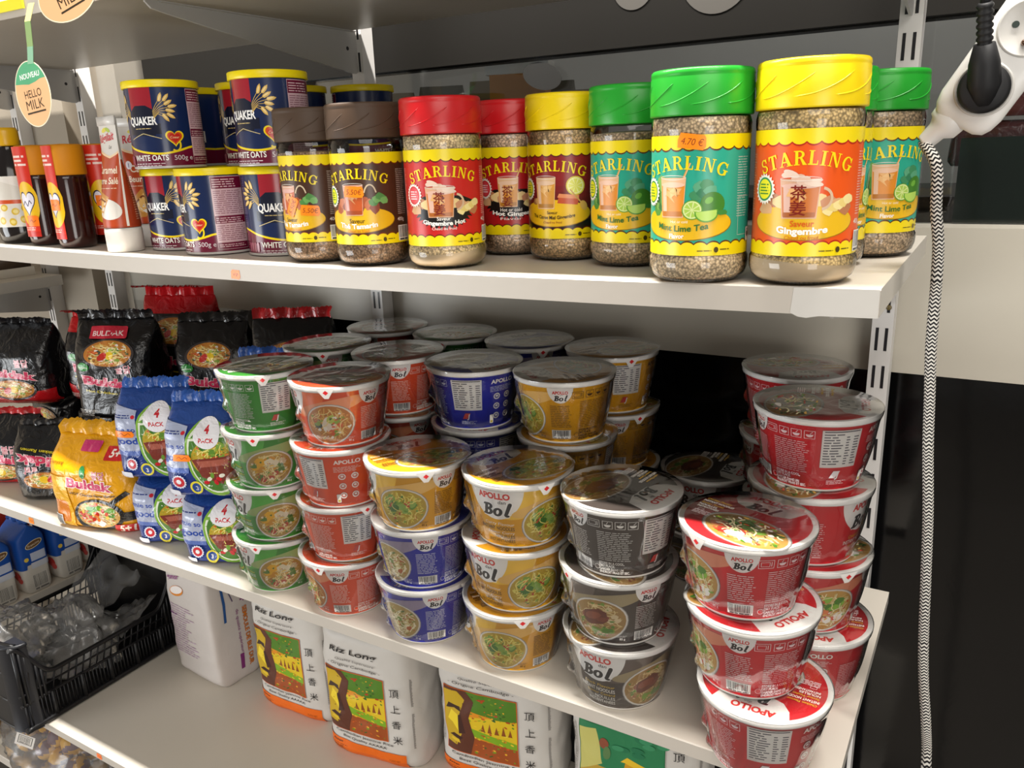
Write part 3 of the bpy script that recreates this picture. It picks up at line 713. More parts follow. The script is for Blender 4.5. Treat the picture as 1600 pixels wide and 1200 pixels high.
# ------------------------------------------------------------------ tea jars
def arcpts(cx, cy, rx, ry, a0, a1, n=14): return [(cx+rx*cos(radians(a0+(a1-a0)*k/n)), cy+ry*sin(radians(a0+(a1-a0)*k/n))) for k in range(n+1)]
def ring(cx, cy, rx, ry, tx, ty, a0, a1, n=14): return arcpts(cx, cy, rx, ry, a0, a1, n)+arcpts(cx, cy, rx-tx, ry-ty, a1, a0, n)
SERIF = {
 'S': (64, [ring(33, 73, 28, 27, 13, 9, 20, 270), ring(31, 27, 30, 27, 14, 9, 90, -160), [(50, 66), (60, 66), (60, 98), (54, 98)], [(3, 34), (12, 34), (8, 2), (3, 2)]]),
 'T': (80, [[(30, 6), (50, 6), (50, 94), (30, 94)], [(4, 91), (76, 91), (76, 100), (4, 100)], [(4, 70), (9, 70), (18, 91), (4, 94)], [(76, 70), (71, 70), (62, 91), (76, 94)], [(18, 0), (62, 0), (62, 6), (18, 6)]]),
 'A': (92, [[(36, 100), (52, 100), (84, 5), (60, 5), (40, 72)], [(36, 100), (43, 86), (20, 5), (11, 5)], [(22, 27), (64, 27), (62, 36), (25, 36)], [(0, 0), (30, 0), (30, 6), (0, 6)], [(52, 0), (94, 0), (94, 6), (52, 6)]]),
 'R': (88, [[(12, 5), (32, 5), (32, 95), (12, 95)], ring(40, 73, 34, 27, 18, 9, 90, -90), [(30, 91), (42, 91), (42, 100), (30, 100)], [(30, 46), (42, 46), (42, 55), (30, 55)], [(42, 50), (58, 50), (86, 4), (62, 4)], [(2, 0), (42, 0), (42, 6), (2, 6)], [(2, 94), (32, 94), (32, 100), (2, 100)], [(60, 0), (90, 0), (90, 6), (60, 6)]]),
 'L': (72, [[(12, 5), (32, 5), (32, 95), (12, 95)], [(2, 0), (68, 0), (68, 9), (2, 9)], [(60, 9), (68, 9), (68, 32), (63, 32)], [(2, 94), (42, 94), (42, 100), (2, 100)]]),
 'I': (46, [[(13, 5), (33, 5), (33, 95), (13, 95)], [(2, 0), (44, 0), (44, 6), (2, 6)], [(2, 94), (44, 94), (44, 100), (2, 100)]]),
 'N': (92, [[(12, 5), (20, 5), (20, 95), (12, 95)], [(10, 100), (32, 100), (80, 4), (66, 0)], [(70, 2), (79, 2), (79, 95), (70, 95)], [(2, 0), (30, 0), (30, 6), (2, 6)], [(60, 94), (90, 94), (90, 100), (60, 100)], [(0, 94), (28, 94), (28, 100), (0, 100)]]),
 'G': (88, [ring(46, 50, 44, 50, 19, 9, 40, 330), [(62, 4), (82, 10), (82, 44), (62, 44)], [(52, 38), (92, 38), (92, 46), (52, 46)], [(70, 66), (80, 62), (80, 98), (74, 98)]]),
}
def starling(a, cx, cy, h, width, sag, col):
    word = 'STARLING'; tot = sum(SERIF[c][0]+6 for c in word); k = width/tot; kh = h/100; x = -tot/2
    for c in word:
        w, P = SERIF[c]; xm = (x+w/2)*k; th = -2*sag*xm/(width/2)**2; y0 = cy-sag*(xm/(width/2))**2
        a.z += 1
        for p in P:
            Q = []
            for px, py in p:
                dx, dy = (px-w/2)*k, (py)*kh
                Q.append((cx+xm+dx*cos(th)-dy*sin(th), y0+dx*sin(th)+dy*cos(th)))
            a.poly(Q, col, True)
        x += w+6
def scallop(a, y0, y1, n, depth, col, edge, up):     # band with a scalloped edge round the jar
    for off, c in ((1.3, edge), (0, col)):
        P = []; X0, X1 = -133, 133
        for k in range(n):
            x = X0+(X1-X0)*k/n; w = (X1-X0)/n
            for j in range(7): t = j/6; P.append((x+w*t, (y1 if up else y0)+(1 if up else -1)*(off+depth*(sin(pi*t)**.7 if 0 < t < 1 else 0))))
        P += [(X1, y0), (X0, y0)] if up else [(X1, y1), (X0, y1)]
        a.poly(P, c)
def glassware(a, x, y, w, h, tea, mug, straw, hot):
    if straw: a.stroke([(x+w*.1, y+h*.45), (x+w*.62, y+h*1.35)], 1.7, '#e0a050'); a.stroke([(x+w*.12, y+h*.45), (x+w*.64, y+h*1.35)], .5, '#f3d09a')
    if mug:
        a.poly(ring(x+w*.52, y+h*.5, w*.3, h*.3, 2.2, 2.2, -85, 80), '#d8b898')
    lt = mixc(tea, '#ffffff', .35); dk = mixc(tea, '#3a1408', .35)
    a.poly([(x-w*.42, y), (x+w*.42, y), (x+w*.5, y+h), (x-w*.5, y+h)], mixc(tea, '#e9d8c0', .45))
    a.poly([(x-w*.40, y+h*.05), (x+w*.40, y+h*.05), (x+w*.46, y+h*.82), (x-w*.46, y+h*.82)], tea)
    a.poly([(x-w*.36, y+h*.06), (x-w*.2, y+h*.06), (x-w*.24, y+h*.8), (x-w*.41, y+h*.8)], lt)
    a.poly([(x-w*.38, y+h*.03), (x+w*.38, y+h*.03), (x+w*.385, y+h*.16), (x-w*.385, y+h*.16)], dk)
    a.ell(x, y+h*.82, w*.46, h*.07, lt, 0, 18)
    R = random.Random(int(w*10))
    for k in range(5): a.poly([(x+R.uniform(-.3, .3)*w+dx, y+h*R.uniform(.4, .75)+dy) for dx, dy in ((-2.5, -1), (2, -2), (3, 1.5), (-1, 2))], mixc(tea, '#ffe0a0', R.uniform(.2, .6)))
    if hot:
        for k in range(9): a.ell(x+R.uniform(-.4, .4)*w, y+h*R.uniform(.86, 1.18), w*R.uniform(.1, .26), h*R.uniform(.04, .09), mixc('#e8d2c0', tea, R.uniform(0, .45)), R.uniform(-30, 30), 12)
    a.z += 1
    P = ring(x, y+h, w*.5, h*.06, .5, .5, 0, 180); a.poly(P, '#e8e0d4'); a.poly(ring(x, y+h, w*.5, h*.06, .5, .5, 180, 360), '#e8e0d4')
def lump(a, x, y, r, col, seed, n=9, sq=.8):
    R = random.Random(seed); a.poly([(x+r*(.75+.45*R.random())*cos(2*pi*k/n), y+sq*r*(.75+.45*R.random())*sin(2*pi*k/n)) for k in range(n)], col)
def lime(a, x, y, r, cut):
    a.ell(x, y, r, r*.95, '#3f7d22' if not cut else '#5a9a2a', 0, 22)
    if cut:
        a.ell(x, y, r*.9, r*.86, '#d7e49a', 0, 22); a.z += 1
        for k in range(8):
            t = 2*pi*k/8+.2; a.poly([(x+r*.1*cos(t), y+r*.1*sin(t)), (x+r*.78*cos(t-.3), y+r*.74*sin(t-.3)), (x+r*.78*cos(t+.3), y+r*.74*sin(t+.3))], '#a9cb52', True)
    else: a.ell(x-r*.3, y+r*.3, r*.35, r*.25, '#6fae3c', 30, 14)
def label_art(kind):
    a = Art()
    spec = {'tamarin': ('#4a2d1c', '#6b1d10', '#c45a2a'), 'gingerhot': ('#c8201e', '#6a1210', '#d07a30'), 'hotginger': ('#b11a1c', '#5a1010', '#d8932c'),
            'citron': ('#8e1c1c', '#5a1010', '#d99a3a'), 'lime': ('#28a58a', '#5a2a12', '#e08a1e'), 'orange': ('#e8560e', '#b3200e', '#c9702c')}[kind]
    bg, edge, tea = spec; YL = '#f2d80c'; yl = '#e9b818'
    a.rect(-133.2, 0, 133.2, 99, bg)
    if kind == 'citron':
        for k in range(8): a.rect(-133, 0, 133, 62-k*6, mixc('#8e1c1c', '#140a0c', (k+1)/8))
    a.fine(50, 30, 66, 82, 2.1, mixc(bg, '#f0e0d0', .55), 3, .34, .25)
    a.fine(-66, 30, -50, 82, 2.1, mixc(bg, '#f0e0d0', .5), 4, .34, .25); a.fine(76, 24, 116, 82, 2.3, mixc(bg, '#f0e0d0', .4), 5, .34, .2)
    a.frame(52, 16, 74, 48, .5, mixc(bg, '#f0e0d0', .5)) if kind == 'lime' else a.text('400g', 54, 24, 4, '#efe4d8', bold=.01)
    scallop(a, 89.5, 99, 24, 2.4, YL, edge, False); scallop(a, 0, 9, 24, 2.4, YL, edge, True)
    if kind in ('gingerhot', 'hotginger'):
        P = []
        for k in range(41):
            t = radians(180+180*k/40); r = 1 if k % 2 else .84; P.append((39*r*cos(t), 44+27*r*sin(t)))
        a.poly([(-39, 44)]+P+[(39, 44)], '#17110f')
        a.poly([(-34, 38), (34, 38), (36, 46), (20, 52), (-20, 52), (-36, 46)], '#17110f')
    else:
        a.ell(0, 27, 44, 14.5, '#a8780c' if kind != 'lime' else '#8a6a10', 0, 34); a.ell(0, 27.4, 43.4, 14.1, yl, 0, 34)
    if kind == 'lime':
        for k in range(9): lump(a, -26+k*1.4, 40+((k*5) % 22), 6, ('#4f8a36', '#79a852', '#2f6a2e')[k % 3], k, 7, 1.3)
        for k in range(5): lump(a, 12+k*3, 50+(k*7) % 12, 6, ('#3f8a5a', '#5aa27a', '#2f7a52')[k % 3], k+9, 8)
    if kind in ('gingerhot', 'hotginger', 'orange'):
        for k in range(10): lump(a, -32+k*7.4, 38+((k*7) % 9), 7.5, ('#d9a878', '#b9784e', '#e8cc8e', '#c98d68')[k % 4], k+3, 9, .75)
        for k in range(5): lump(a, 20+k*4.4, 36+k*2, 5.4, ('#f0dc98', '#e8cf7c')[k % 2], k+31, 9, .7)
    if kind == 'tamarin':
        for k in range(9): lump(a, -22+k*5.4, 40+((k*5) % 8), 6, ('#a8542e', '#c27048', '#8a3f22')[k % 3], k+3, 8, 1.1)
        for k in range(4): lump(a, 20+k*4, 46+(k*3) % 7, 5.5, ('#4f8a44', '#6fa85a')[k % 2], k, 7)
        a.stroke(arcpts(17, 52, 7, 13, 20, 160), 1.6, '#d8c4a4')
    if kind == 'citron':
        for k in range(5): lump(a, -22+k*4, 40, 5, ('#a06a3c', '#c89a5c')[k % 2], k+3, 8)
        lime(a, 26, 56, 10.5, False); a.ell(26, 56, 10.5, 10, '#d9c53a', 0, 24); a.ell(26, 56, 9, 8.6, '#f0eca8', 0, 22)
        for k in range(8): t = 2*pi*k/8; a.poly([(26, 56), (26+8*cos(t-.3), 56+7.6*sin(t-.3)), (26+8*cos(t+.3), 56+7.6*sin(t+.3))], '#e2dc5c')
        a.poly([(6, 38), (28, 36), (30, 44), (8, 47)], '#c2502c'); a.poly([(6, 44), (29, 42), (30, 46), (8, 48)], '#e08a5a')
        a.stroke([(20, 52), (34, 36)], 1.5, '#c79a52'); a.ell(35, 35, 4, 5.5, '#d8a850', 30, 14)
    mug = kind in ('gingerhot', 'orange')
    x0 = {'tamarin': -3, 'lime': -9, 'citron': -8}.get(kind, -3)
    glassware(a, x0, 30 if mug else 32, 32 if mug else 25, 31 if mug else 33, tea, mug, kind in ('lime', 'hotginger'), mug)
    starling(a, 0, 71.5, 11, 74, 7.5, YL)
    if kind in ('gingerhot', 'hotginger', 'orange'):
        a.text('茶', x0-1, 45.5, 8.8, '#7c1c10', w=12.5, bold=.008); a.text('姜', x0-1, 33.5, 8.8, '#7c1c10', w=12.5, bold=.008)
    if kind == 'lime':
        lime(a, 26, 43, 10.5, False); lime(a, 9, 38.5, 8.6, True)
        a.poly(arcpts(21, 36, 10, 8, 175, 380, 12), '#5a9a2a'); a.poly(arcpts(21, 36, 8.8, 6.8, 175, 380, 12), '#b4d65e')
        lump(a, 34, 36, 6, '#3f8436', 3, 7, .4)
    rim = {'lime': '#3a8a3a', 'tamarin': '#3a8a3a', 'orange': '#2f8a52', 'citron': '#7aa23a'}.get(kind, '#c8242c')
    a.star(-34, 53, 9.4, 11.2, 22, '#efe9dc', 1.12); a.ell(-34, 53, 8.2, 9.4, rim, 0, 24); a.ell(-34, 53, 6.8, 7.9, '#ece41c' if rim != '#c8242c' else '#d84048', 0, 24)
    a.fine(-39, 48, -29, 58.5, 2.4, '#4f8a2a' if rim != '#c8242c' else '#f0d8d8', 3, .45, .2)
    T = {'tamarin': ('Saveur', 'Thé Tamarin', 'Chaud ou froid'), 'gingerhot': ('Saveur', 'Gingembre Hot', 'Chaud ou froid'), 'hotginger': ('Hot or cold', 'Hot Ginger', 'Flavor'),
         'citron': ('Saveur', 'Thé Citron Miel Gingembre', 'Chaud ou froid'), 'lime': ('Hot or cold', 'Mint Lime Tea', 'Flavor'), 'orange': ('Saveur', 'Gingembre', 'Chaud ou froid')}[kind]
    dark = kind in ('gingerhot', 'hotginger')
    if kind == 'lime': a.text(T[0], -2, 27.6, 2.2, '#fff8e0'); a.text(T[1], 0, 20.4, 5.2, '#1e6a2e', w=46, bold=.02, arc=-.005); a.text(T[2], -4, 14.8, 4, '#f8f4e8', bold=.03)
    elif kind == 'citron': a.text(T[0], 0, 26.5, 3.2, '#2a1408', bold=.01); a.text(T[1], 0, 21, 3.7, '#2a1408', w=50, bold=.02, arc=-.004); a.text(T[2], 0, 16.5, 2.4, '#8a2a14')
    else:
        a.text(T[0], 0, 23.8 if not dark else 27, 4.8 if not dark else 3.8, '#f6f0e6' if dark else ('#d8560e' if kind == 'orange' else '#3a2008'), bold=.01)
        a.text(T[1], 0, 17.6 if not dark else 21.8, 5.6 if not dark else 4.6, '#f8f4ec', w=46 if not kind == 'orange' else 40, bold=.04, arc=-.004)
        a.text(T[2], 0, 13.6 if not dark else 17.2, 2.8, '#f6f0e6' if dark else '#c8600e', w=26)
    a.fine(14, 3.6, 26, 5.4, 1.5, '#5a4a10', 5, .5, 0); a.ell(30, 5, 2, 2.4, '#4a3c10', 0, 14); a.fine(33.5, 3.6, 42, 6.4, 1.7, '#5a4a10', 6, .5, 0)
    if kind == 'lime': a.rrect(64, 10, 72, 22, 1, '#e4dccf'); a.ell(68, 17, 2.6, 3.6, '#3a3a3a', 0, 16); a.ell(68, 17, 1.8, 2.8, '#e4dccf', 0, 14); a.rect(66.5, 14.5, 69.5, 18, '#3a3a3a')
    else: a.bars(48, 2, 66, 19, 5)
    return a
JH = .176
JAR = {}
def jar_mesh(lidcol, kind, fill, gcol, powder):
    mb = MB()
    rib = lambda a, z: 0
    mb.lathe([(.0418, .1385), (.0435, .1388), (.0437, .1400), (.0434, .1690), (.0430, .1700), (.0434, .1712), (.0430, .1742), (.0415, .1756), (.036, .17595), (.002, .1760)], lidcol, 72)
    for k in range(9):                       # slanted grip grooves moulded in the cap
        P = []
        a0 = 2*pi*k/9
        for j in range(13):
            t = j/12; a = a0+t*1.05; z = .147+.017*t*t; P.append(((.04345)*cos(a), (.04345)*sin(a), z))
        mb.tube(P, [.0002]+[.0007]*11+[.0002], lidcol, 6)
    lid = mb.mesh('screw_lid', M_matte if lidcol == '#4a3728' else M_plast)
    mb = MB(); R = random.Random(len(kind))
    prof = [(.002, .004), (.024, .003), (.030, .0), (.036, .0015), (.0412, .006), (.0432, .012), (.0436, .017), (.0432, .0215), (.0417, .0243), (.0416, .1225), (.0424, .125), (.0426, .132), (.0416, .1365), (.0405, .1385)]
    mb.lathe(prof, '#ffffff', 72, cap0=False, cap1=False); shell = mb.mesh('jar_body', M_jar)
    mb = MB(); top = fill
    g = [(.002, .0055), (.024, .0045), (.030, .0022), (.0358, .0032), (.0404, .0072), (.0422, .0126), (.0426, .0172), (.0422, .021), (.0407, .0246), (.0406, min(top, .122))]
    if top > .124: g += [(.0412, .1255), (.0413, top)]
    g += [(.02, top+.002), (.002, top+.001)]
    gl = lin(gcol)
    mb.lathe(g, gl, 64, cap0=False, wob=lambda a, z: -.0003+.0003*sin(37*a+300*z))
    gran = mb.mesh('granules', M_gran)
    pw = None
    if powder:
        mb = MB(); tz = lambda a: .0175+.0035*sin(a-2.2)
        rows = []
        for r, z in ((.0306, .0017), (.0363, .0026), (.0409, .0068), (.0427, .0124), (.0430, .0168)):
            rows.append([mb.vert((r*cos(2*pi*j/64), r*sin(2*pi*j/64), min(z, tz(2*pi*j/64)))) for j in range(64)])
        rows.append([mb.vert((.0424*cos(2*pi*j/64), .0424*sin(2*pi*j/64), tz(2*pi*j/64)+.0006)) for j in range(64)])
        for A, B in zip(rows, rows[1:]):
            for j in range(64): mb.face((A[j], A[(j+1) % 64], B[(j+1) % 64], B[j]), '#d9c3a2')
        pw = mb.mesh('fine_powder', M_wall)
    mb = MB(); S = S_cone(.0419, .0243, .0419, .1228, .0424)
    mb.grid(lambda u, v: ((.0419)*cos(2*pi*u), (.0419)*sin(2*pi*u), .0243+.0985*v) and ((.0419)*cos(2*pi*u), (.0419)*sin(2*pi*u), .0243+.0985*v), 72, 1, '#e9d41a', True)
    lay(mb, S, label_art(kind), 1.2e-4, 2.2)
    lab = mb.mesh('label', M_label)
    return lid, shell, gran, lab, pw
def sticker(parent, rz, u, z, text, rot, R=.0423, wide=23):
    mb = MB(); a = Art(); w, h = wide/2, 6
    P = [(-w, -h), (w-2, -h), (w, -h+3), (w-1, h-2), (w-2.5, h), (-w+1, h), (-w-.6, 0)]
    c, q = cos(radians(rot)), sin(radians(rot))
    b = Art(); b.poly(P, '#ff8c12'); b.text(text, 0, -2.8, 5.2, '#8a3a10', w=wide*.8, shear=.15)
    for pts, col, zz in b.p: a.p.append(([(u+x*c-y*q, z+x*q+y*c) for x, y in pts], col, zz))
    lay(mb, S_cone(R+.0005, 0, R+.0005, .14, R), a, 4e-4, 4)
    o = mb.build('price_sticker', M_label, parent); o.rotation_euler.z = rz; return o
def jar(kind, lidcol, x, y, face, label, fill=.137, gcol='#d8bd98', powder=False, stickers=()):
    key = (kind, lidcol, fill, gcol, powder)
    if key not in JAR: JAR[key] = jar_mesh(lidcol, kind, fill, gcol, powder)
    o = thing('tea_jar', label, 'instant tea jar', (x, y, UP+zsag(x)+.0013), 0, 'instant tea jars')
    phi = math.atan2(CAMXY[0]-x, y-CAMXY[1])
    for nm, m in zip(('screw_lid', 'jar_body', 'granules', 'label', 'fine_powder'), JAR[key]):
        if m is None: continue
        p = bpy.data.objects.new(nm, m); C.objects.link(p); p.parent = o
        if nm == 'label': p.rotation_euler.z = phi-radians(face)
        else: p.rotation_euler.z = phi+x*7
    for u, z, t, r in stickers: sticker(o, phi-radians(face), u, z, t, r)
    return o
BRN, GRN, RED, YEL = '#4a3728', '#22a02c', '#c4161c', '#f4d408'
TB = '#a8886a'
jar('tamarin', BRN, -.6415, .0560, 50, 'brown-lidded jar of brown granules at the left end, two orange 5,50€ stickers on it', .126, TB, stickers=((27, 61, '5,50€', -4), (4, 66, '5,50€', 62)))
jar('tamarin', BRN, -.5530, .0490, 23, 'brown-lidded tamarind tea jar with one orange price sticker over its glass picture', .122, TB, stickers=((-1, 82, '5,50€', -3),))
jar('gingerhot', RED, -.451, .053, 3, 'red-lidded Gingembre Hot tea jar in front', .137, '#e0c79c', True)
jar('hotginger', RED, -.437, .176, 4, 'red-lidded Hot Ginger tea jar standing further back', .137, '#cdb296')
jar('citron', YEL, -.349, .144, 21, 'yellow-lidded tea jar with the dark red lemon and honey label', .137, '#d0b186')
jar('lime', GRN, -.257, .113, 22, 'green-lidded mint lime tea jar between the yellow-lidded jar and the big green one', .130, '#cbb291')
jar('lime', GRN, -.157, .0265, 20, 'green-lidded mint lime tea jar in front with the orange 4.70 € sticker', .137, '#e0c8a4', stickers=((8, 118, '4.70 €', -8),))
jar('orange', YEL, -.0685, .035, 2, 'large yellow-lidded Gingembre jar with the orange label at the front right', .137, '#e0c48c', True)
jar('lime', GRN, -.0765, .140, -58, 'green-lidded tea jar mostly hidden behind the yellow-lidded orange-label jar', .137, '#dcc4a2')
jar('lime', GRN, -.041, .222, -26, 'green-lidded mint lime tea jar at the back right corner of the shelf', .137, '#cdb494')
# ------------------------------------------------------------------ oat cans
def can_art():
    a = Art(); NV, MR = '#16264f', '#6a1230'
    a.rect(-145.2, 0, 145.2, 105, NV)
    for s in (-73, 0, 73): pass
    curve = [(-145, 24), (-90, 27), (-66, 34), (-45, 33), (-22, 26), (0, 21), (22, 19), (42, 22), (62, 27), (90, 27), (145, 24)]
    def smooth(P):
        out = []
        for i in range(len(P)-1):
            p0, p1, p2, p3 = P[max(i-1, 0)], P[i], P[i+1], P[min(i+2, len(P)-1)]
            for k in range(5):
                t = k/5; out.append(tuple(.5*(2*p1[d]+(p2[d]-p0[d])*t+(2*p0[d]-5*p1[d]+4*p2[d]-p3[d])*t*t+(3*p1[d]-p0[d]-3*p2[d]+p3[d])*t**3) for d in (0, 1)))
        return out+[P[-1]]
    sc = smooth(curve); a.poly(sc+[(145, 0), (-145, 0)], MR); a.stroke(sc, 2.6, '#f0d414')
    # red and dark panel behind the plain black badge, brand word
    a.rect(-16, 66, 17, 103, '#9c1f2c'); a.poly([(-16, 42), (17, 42), (17, 75), (8, 80), (-8, 80), (-16, 74)], '#14182c')
    a.rect(-24, 44, 25, 57, '#14182c')
    a.text('QUAKER', 0, 56, 10.5, '#f4f2ee', w=42, bold=.03)
    a.fine(-12, 50, 12, 52.6, 1.9, '#c8b070', 3, .5, 0); a.stroke([(-22, 38), (0, 45), (24, 38)], .8, '#d8c48a')
    for bx, s in ((19, 1), (-20, -1)):          # ears of oats
        for k in range(7):
            t0 = radians(72-k*21); L = 15+3*(k % 2); ex, ey = bx+s*(4+L*cos(t0)), 76+L*.9*sin(t0); r = s*math.degrees(t0) if s > 0 else 180-math.degrees(t0)
            a.stroke([(bx-s*2, 72-k*1.5), (bx+s*7*cos(t0), 74+6*sin(t0)), (ex, ey)], .6, '#d8b45a')
            a.poly([(ex+s*(6.5*cos(t0+w)*q), ey+6.5*sin(t0+w)*q) for w, q in ((0, 1.15), (.42, .7), (1.2, .38), (2.6, .6), (3.14, .75), (-2.6, .6), (-1.2, .38), (-.42, .7))], '#e0b860')
            a.ell(ex, ey+.5, 4.2, .9, '#f2d898', r, 10)
    def heart(r, col):
        a.poly([(40+r*16*sin(t)**3/16, 39+r*(13*cos(t)-5*cos(2*t)-2*cos(3*t)-cos(4*t))/16) for t in [2*pi*k/32 for k in range(32)]], col)
    a.stroke(arcpts(40, 30, 6, 8, 230, 400), 2.2, '#f0d414'); heart(11.5, '#f0d414'); heart(9.4, '#d04a1c'); heart(6.8, '#c02018'); a.text('Coeur', 40, 38, 3, '#f4d8a0', shear=.2)
    a.text('WHITE OATS', 4, 10.5, 7.2, '#f2eee8', w=50, bold=.02); a.fine(-20, 3, 26, 8.5, 2.6, '#d8c4cc', 4, .4, .2); a.text('500g e', 48, 10.5, 6, '#d8cdd4', w=24)
    a.rect(62, 6, 104, 101, '#c9a7ae'); a.rect(62.5, 85, 103.5, 100, '#6a1230'); a.fine(64, 87, 100, 99, 3, '#d8b4bc', 5, .4, .3)
    a.fine(64, 52, 102, 84, 2.6, '#8a5a68', 6, .38, .1); a.rect(62.5, 40, 103.5, 50, '#6a1230'); a.fine(64, 41, 100, 49, 2.6, '#d8b4bc', 7, .4, .2)
    a.fine(64, 16, 102, 39, 2.6, '#8a5a68', 8, .38, .1); a.rect(62.5, 6.5, 103.5, 15, '#6a1230'); a.fine(64, 7.5, 100, 14, 2.4, '#d8b4bc', 9, .4, .2)
    a.text('WHITE OATS', -100, 10.5, 7.2, '#f2eee8', w=50, bold=.02); a.bars(112, 34, 132, 50, 4)
    for k in range(4): a.rrect(-44+k*5, 5, -40+k*5, 17, 1.6, '#a04a62')
    return a
CAN = []
def can(x, y, lvl, face, label):
    if not CAN:
        mb = MB(); mb.lathe([(.043, .002), (.0445, .0), (.0465, .0006), (.0466, .0026), (.0462, .0034), (.0462, .1035)], '#16264f', 72)
        mb.lathe([(.0464, .0002), (.0468, .0012), (.0467, .0028), (.0464, .0032)], '#b9b6b2', 72, cap0=False, cap1=False)
        lay(mb, S_cone(.0462, 0, .0462, .105, .0462), can_art(), 1.2e-4, 2.4)
        CAN.append(mb.mesh('can_body', M_can))
        mb = MB(); mb.lathe([(.0468, .1025), (.0486, .1026), (.049, .1034), (.0488, .1112), (.048, .112), (.0462, .1122), (.0455, .1112), (.002, .111)], '#f0d800', 72); CAN.append(mb.mesh('snap_lid', M_plast))
    o = thing('oat_can', label, 'oat can', (x, y, UP+zsag(x)+.0011+(lvl-1)*.1125), 0, 'cans of white oats')
    phi = math.atan2(CAMXY[0]-x, y-CAMXY[1])
    for nm, m in zip(('can_body', 'snap_lid'), CAN):
        p = bpy.data.objects.new(nm, m); C.objects.link(p); p.parent = o; p.rotation_euler.z = phi-radians(face) if nm == 'can_body' else 0
for a in [(-.952, .098, 1, 46, 'lower left oat can, partly hidden by the can to its right'), (-.853, .0785, 1, 82, 'lower middle oat can showing its pink nutrition panel'),
          (-.7505, .0985, 1, 12, 'lower right oat can, half behind the brown-lidded jar'), (-.925, .071, 2, 38, 'upper left oat can stacked on the two left cans'),
          (-.738, .0885, 2, 50, 'topmost oat can in front, stacked beside the brown-lidded jars'), (-.872, .182, 2, 38, 'upper oat can behind the topmost front can'),
          (-1.01, .19, 2, 150, 'oat can in the back showing only a sliver of yellow lid between two cans'), (-.885, .280, 2, 160, 'oat can far behind the brown-lidded jars, the left one of two'),
          (-.808, .349, 2, 190, 'oat can far behind in front of the upright, the right one of two'),
          (-.872, .1825, 1, 20, 'oat can at the bottom behind the front cans'), (-1.01, .195, 1, 20, 'bottom oat can at the back left'), (-.887, .282, 1, 80, 'bottom oat can at the back'), (-.806, .351, 1, 60, 'bottom oat can right in front of the upright')]: can(*a)
# a dark lidded jar at the back
o = thing('dark_lidded_jar', 'jar with a black lid standing behind the red-lidded jar at the back of the shelf', 'jar', (-.605, .33, UP+zsag(-.605)+.0012))
mb = MB(); mb.lathe([(.04, 0), (.042, .004), (.042, .15), (.039, .157)], '#241d1a', 40); mb.build('jar_body', M_amber, o)
mb = MB(); mb.lathe([(.043, .155), (.0436, .157), (.0436, .185), (.042, .187), (.002, .1872)], '#0d0c0d', 40); mb.build('screw_lid', M_matte, o)
# ------------------------------------------------------------------ syrup bottles and caramel tubes at the left of the jar shelf
def syrup(x, y, turn, label, stick):
    o = thing('syrup_bottle', label, 'syrup bottle', (x, y, UP+zsag(x)+.0004), 0, 'amber syrup bottles')
    phi = math.atan2(CAMXY[0]-x, y-CAMXY[1])-radians(turn)
    mb = MB(); A = '#2c0d08'
    mb.lathe([(.004, .004), (.019, .0), (.0235, .002), (.0262, .008), (.0272, .018), (.0272, .100), (.0266, .108)], A, 48, cap0=False); b = mb.build('bottle_body', M_amber, o)
    mb = MB(); mb.lathe([(.0268, .106), (.0277, .107), (.0277, .140), (.0268, .147), (.024, .1495), (.002, .1505)], '#dd8e08', 48); mb.build('wide_cap', M_matte, o)
    a = Art(); W = 15
    a.rect(-W, 14, W, 148, '#d8301a'); a.rect(-W, 14, W, 22, '#c02414')
    a.ell(2, 64, W+3, 33, '#f0c012', 0, 36); 
    a.poly([(2+13*sin(t)**3*1.0, 66+1.35*(13*cos(t)-5*cos(2*t)-2*cos(3*t)-cos(4*t))) for t in [2*pi*k/30 for k in range(30)]], '#2c1a3c')
    a.poly([(2+11.6*sin(t)**3*1.0, 66+1.18*(13*cos(t)-5*cos(2*t)-2*cos(3*t)-cos(4*t))) for t in [2*pi*k/30 for k in range(30)]], '#e9e4ee')
    a.stroke([(-6, 62), (-2, 68), (2, 60), (6, 69), (9, 64)], 1.4, '#3a2a4a')
    a.fine(-12, 118, 12, 138, 6, '#f4d8cc', 3, .5, .3); a.fine(-12, 22, 10, 30, 3, '#f0c8b8', 4, .45, .3)
    mb = MB(); lay(mb, S_cone(.0279, 0, .0279, .15, .0279), a, 2e-4, 3.0, None, (-17, 19, 14, 148))
    lb = mb.build('label', M_label, o); lb.rotation_euler.z = phi
    if stick:
        mb = MB(); a = Art(); u, v = stick; a.poly([(u-9, v-8), (u+9, v-8), (u+9.5, v+6), (u+6, v+8), (u-9, v+8)], '#ff7f12'); a.stroke([(u-5, v-1), (u-2, v+2), (u+1, v-2), (u+5, v+1)], 1, '#a8460c')
        lay(mb, S_cone(.0285, 0, .0285, .15, .0279), a, 3e-4, 3); s = mb.build('price_sticker', M_label, lb)
    b.rotation_euler.z = phi
syrup(-1.2165, .048, 50, 'amber syrup bottle with yellow cap, left of the two in front', (6, 38))
syrup(-1.1285, .042, 62, 'amber syrup bottle with yellow cap, right of the two in front', (4, 64))
syrup(-1.142, .103, 8, 'amber syrup bottle at the back, its red label facing out beside the white tube', (2, 66))
o = thing('sauce_bottle', 'black sauce bottle with a yellow cap cut by the left edge of the photo', 'sauce bottle', (-1.296, .055, UP+zsag(-1.29)+.0004))
mb = MB(); mb.lathe([(.004, .003), (.030, 0), (.0345, .006), (.036, .02), (.0355, .095), (.030, .12), (.016, .142), (.0135, .152), (.0135, .158)], '#17100f', 48); mb.build('bottle_body', M_amber, o)
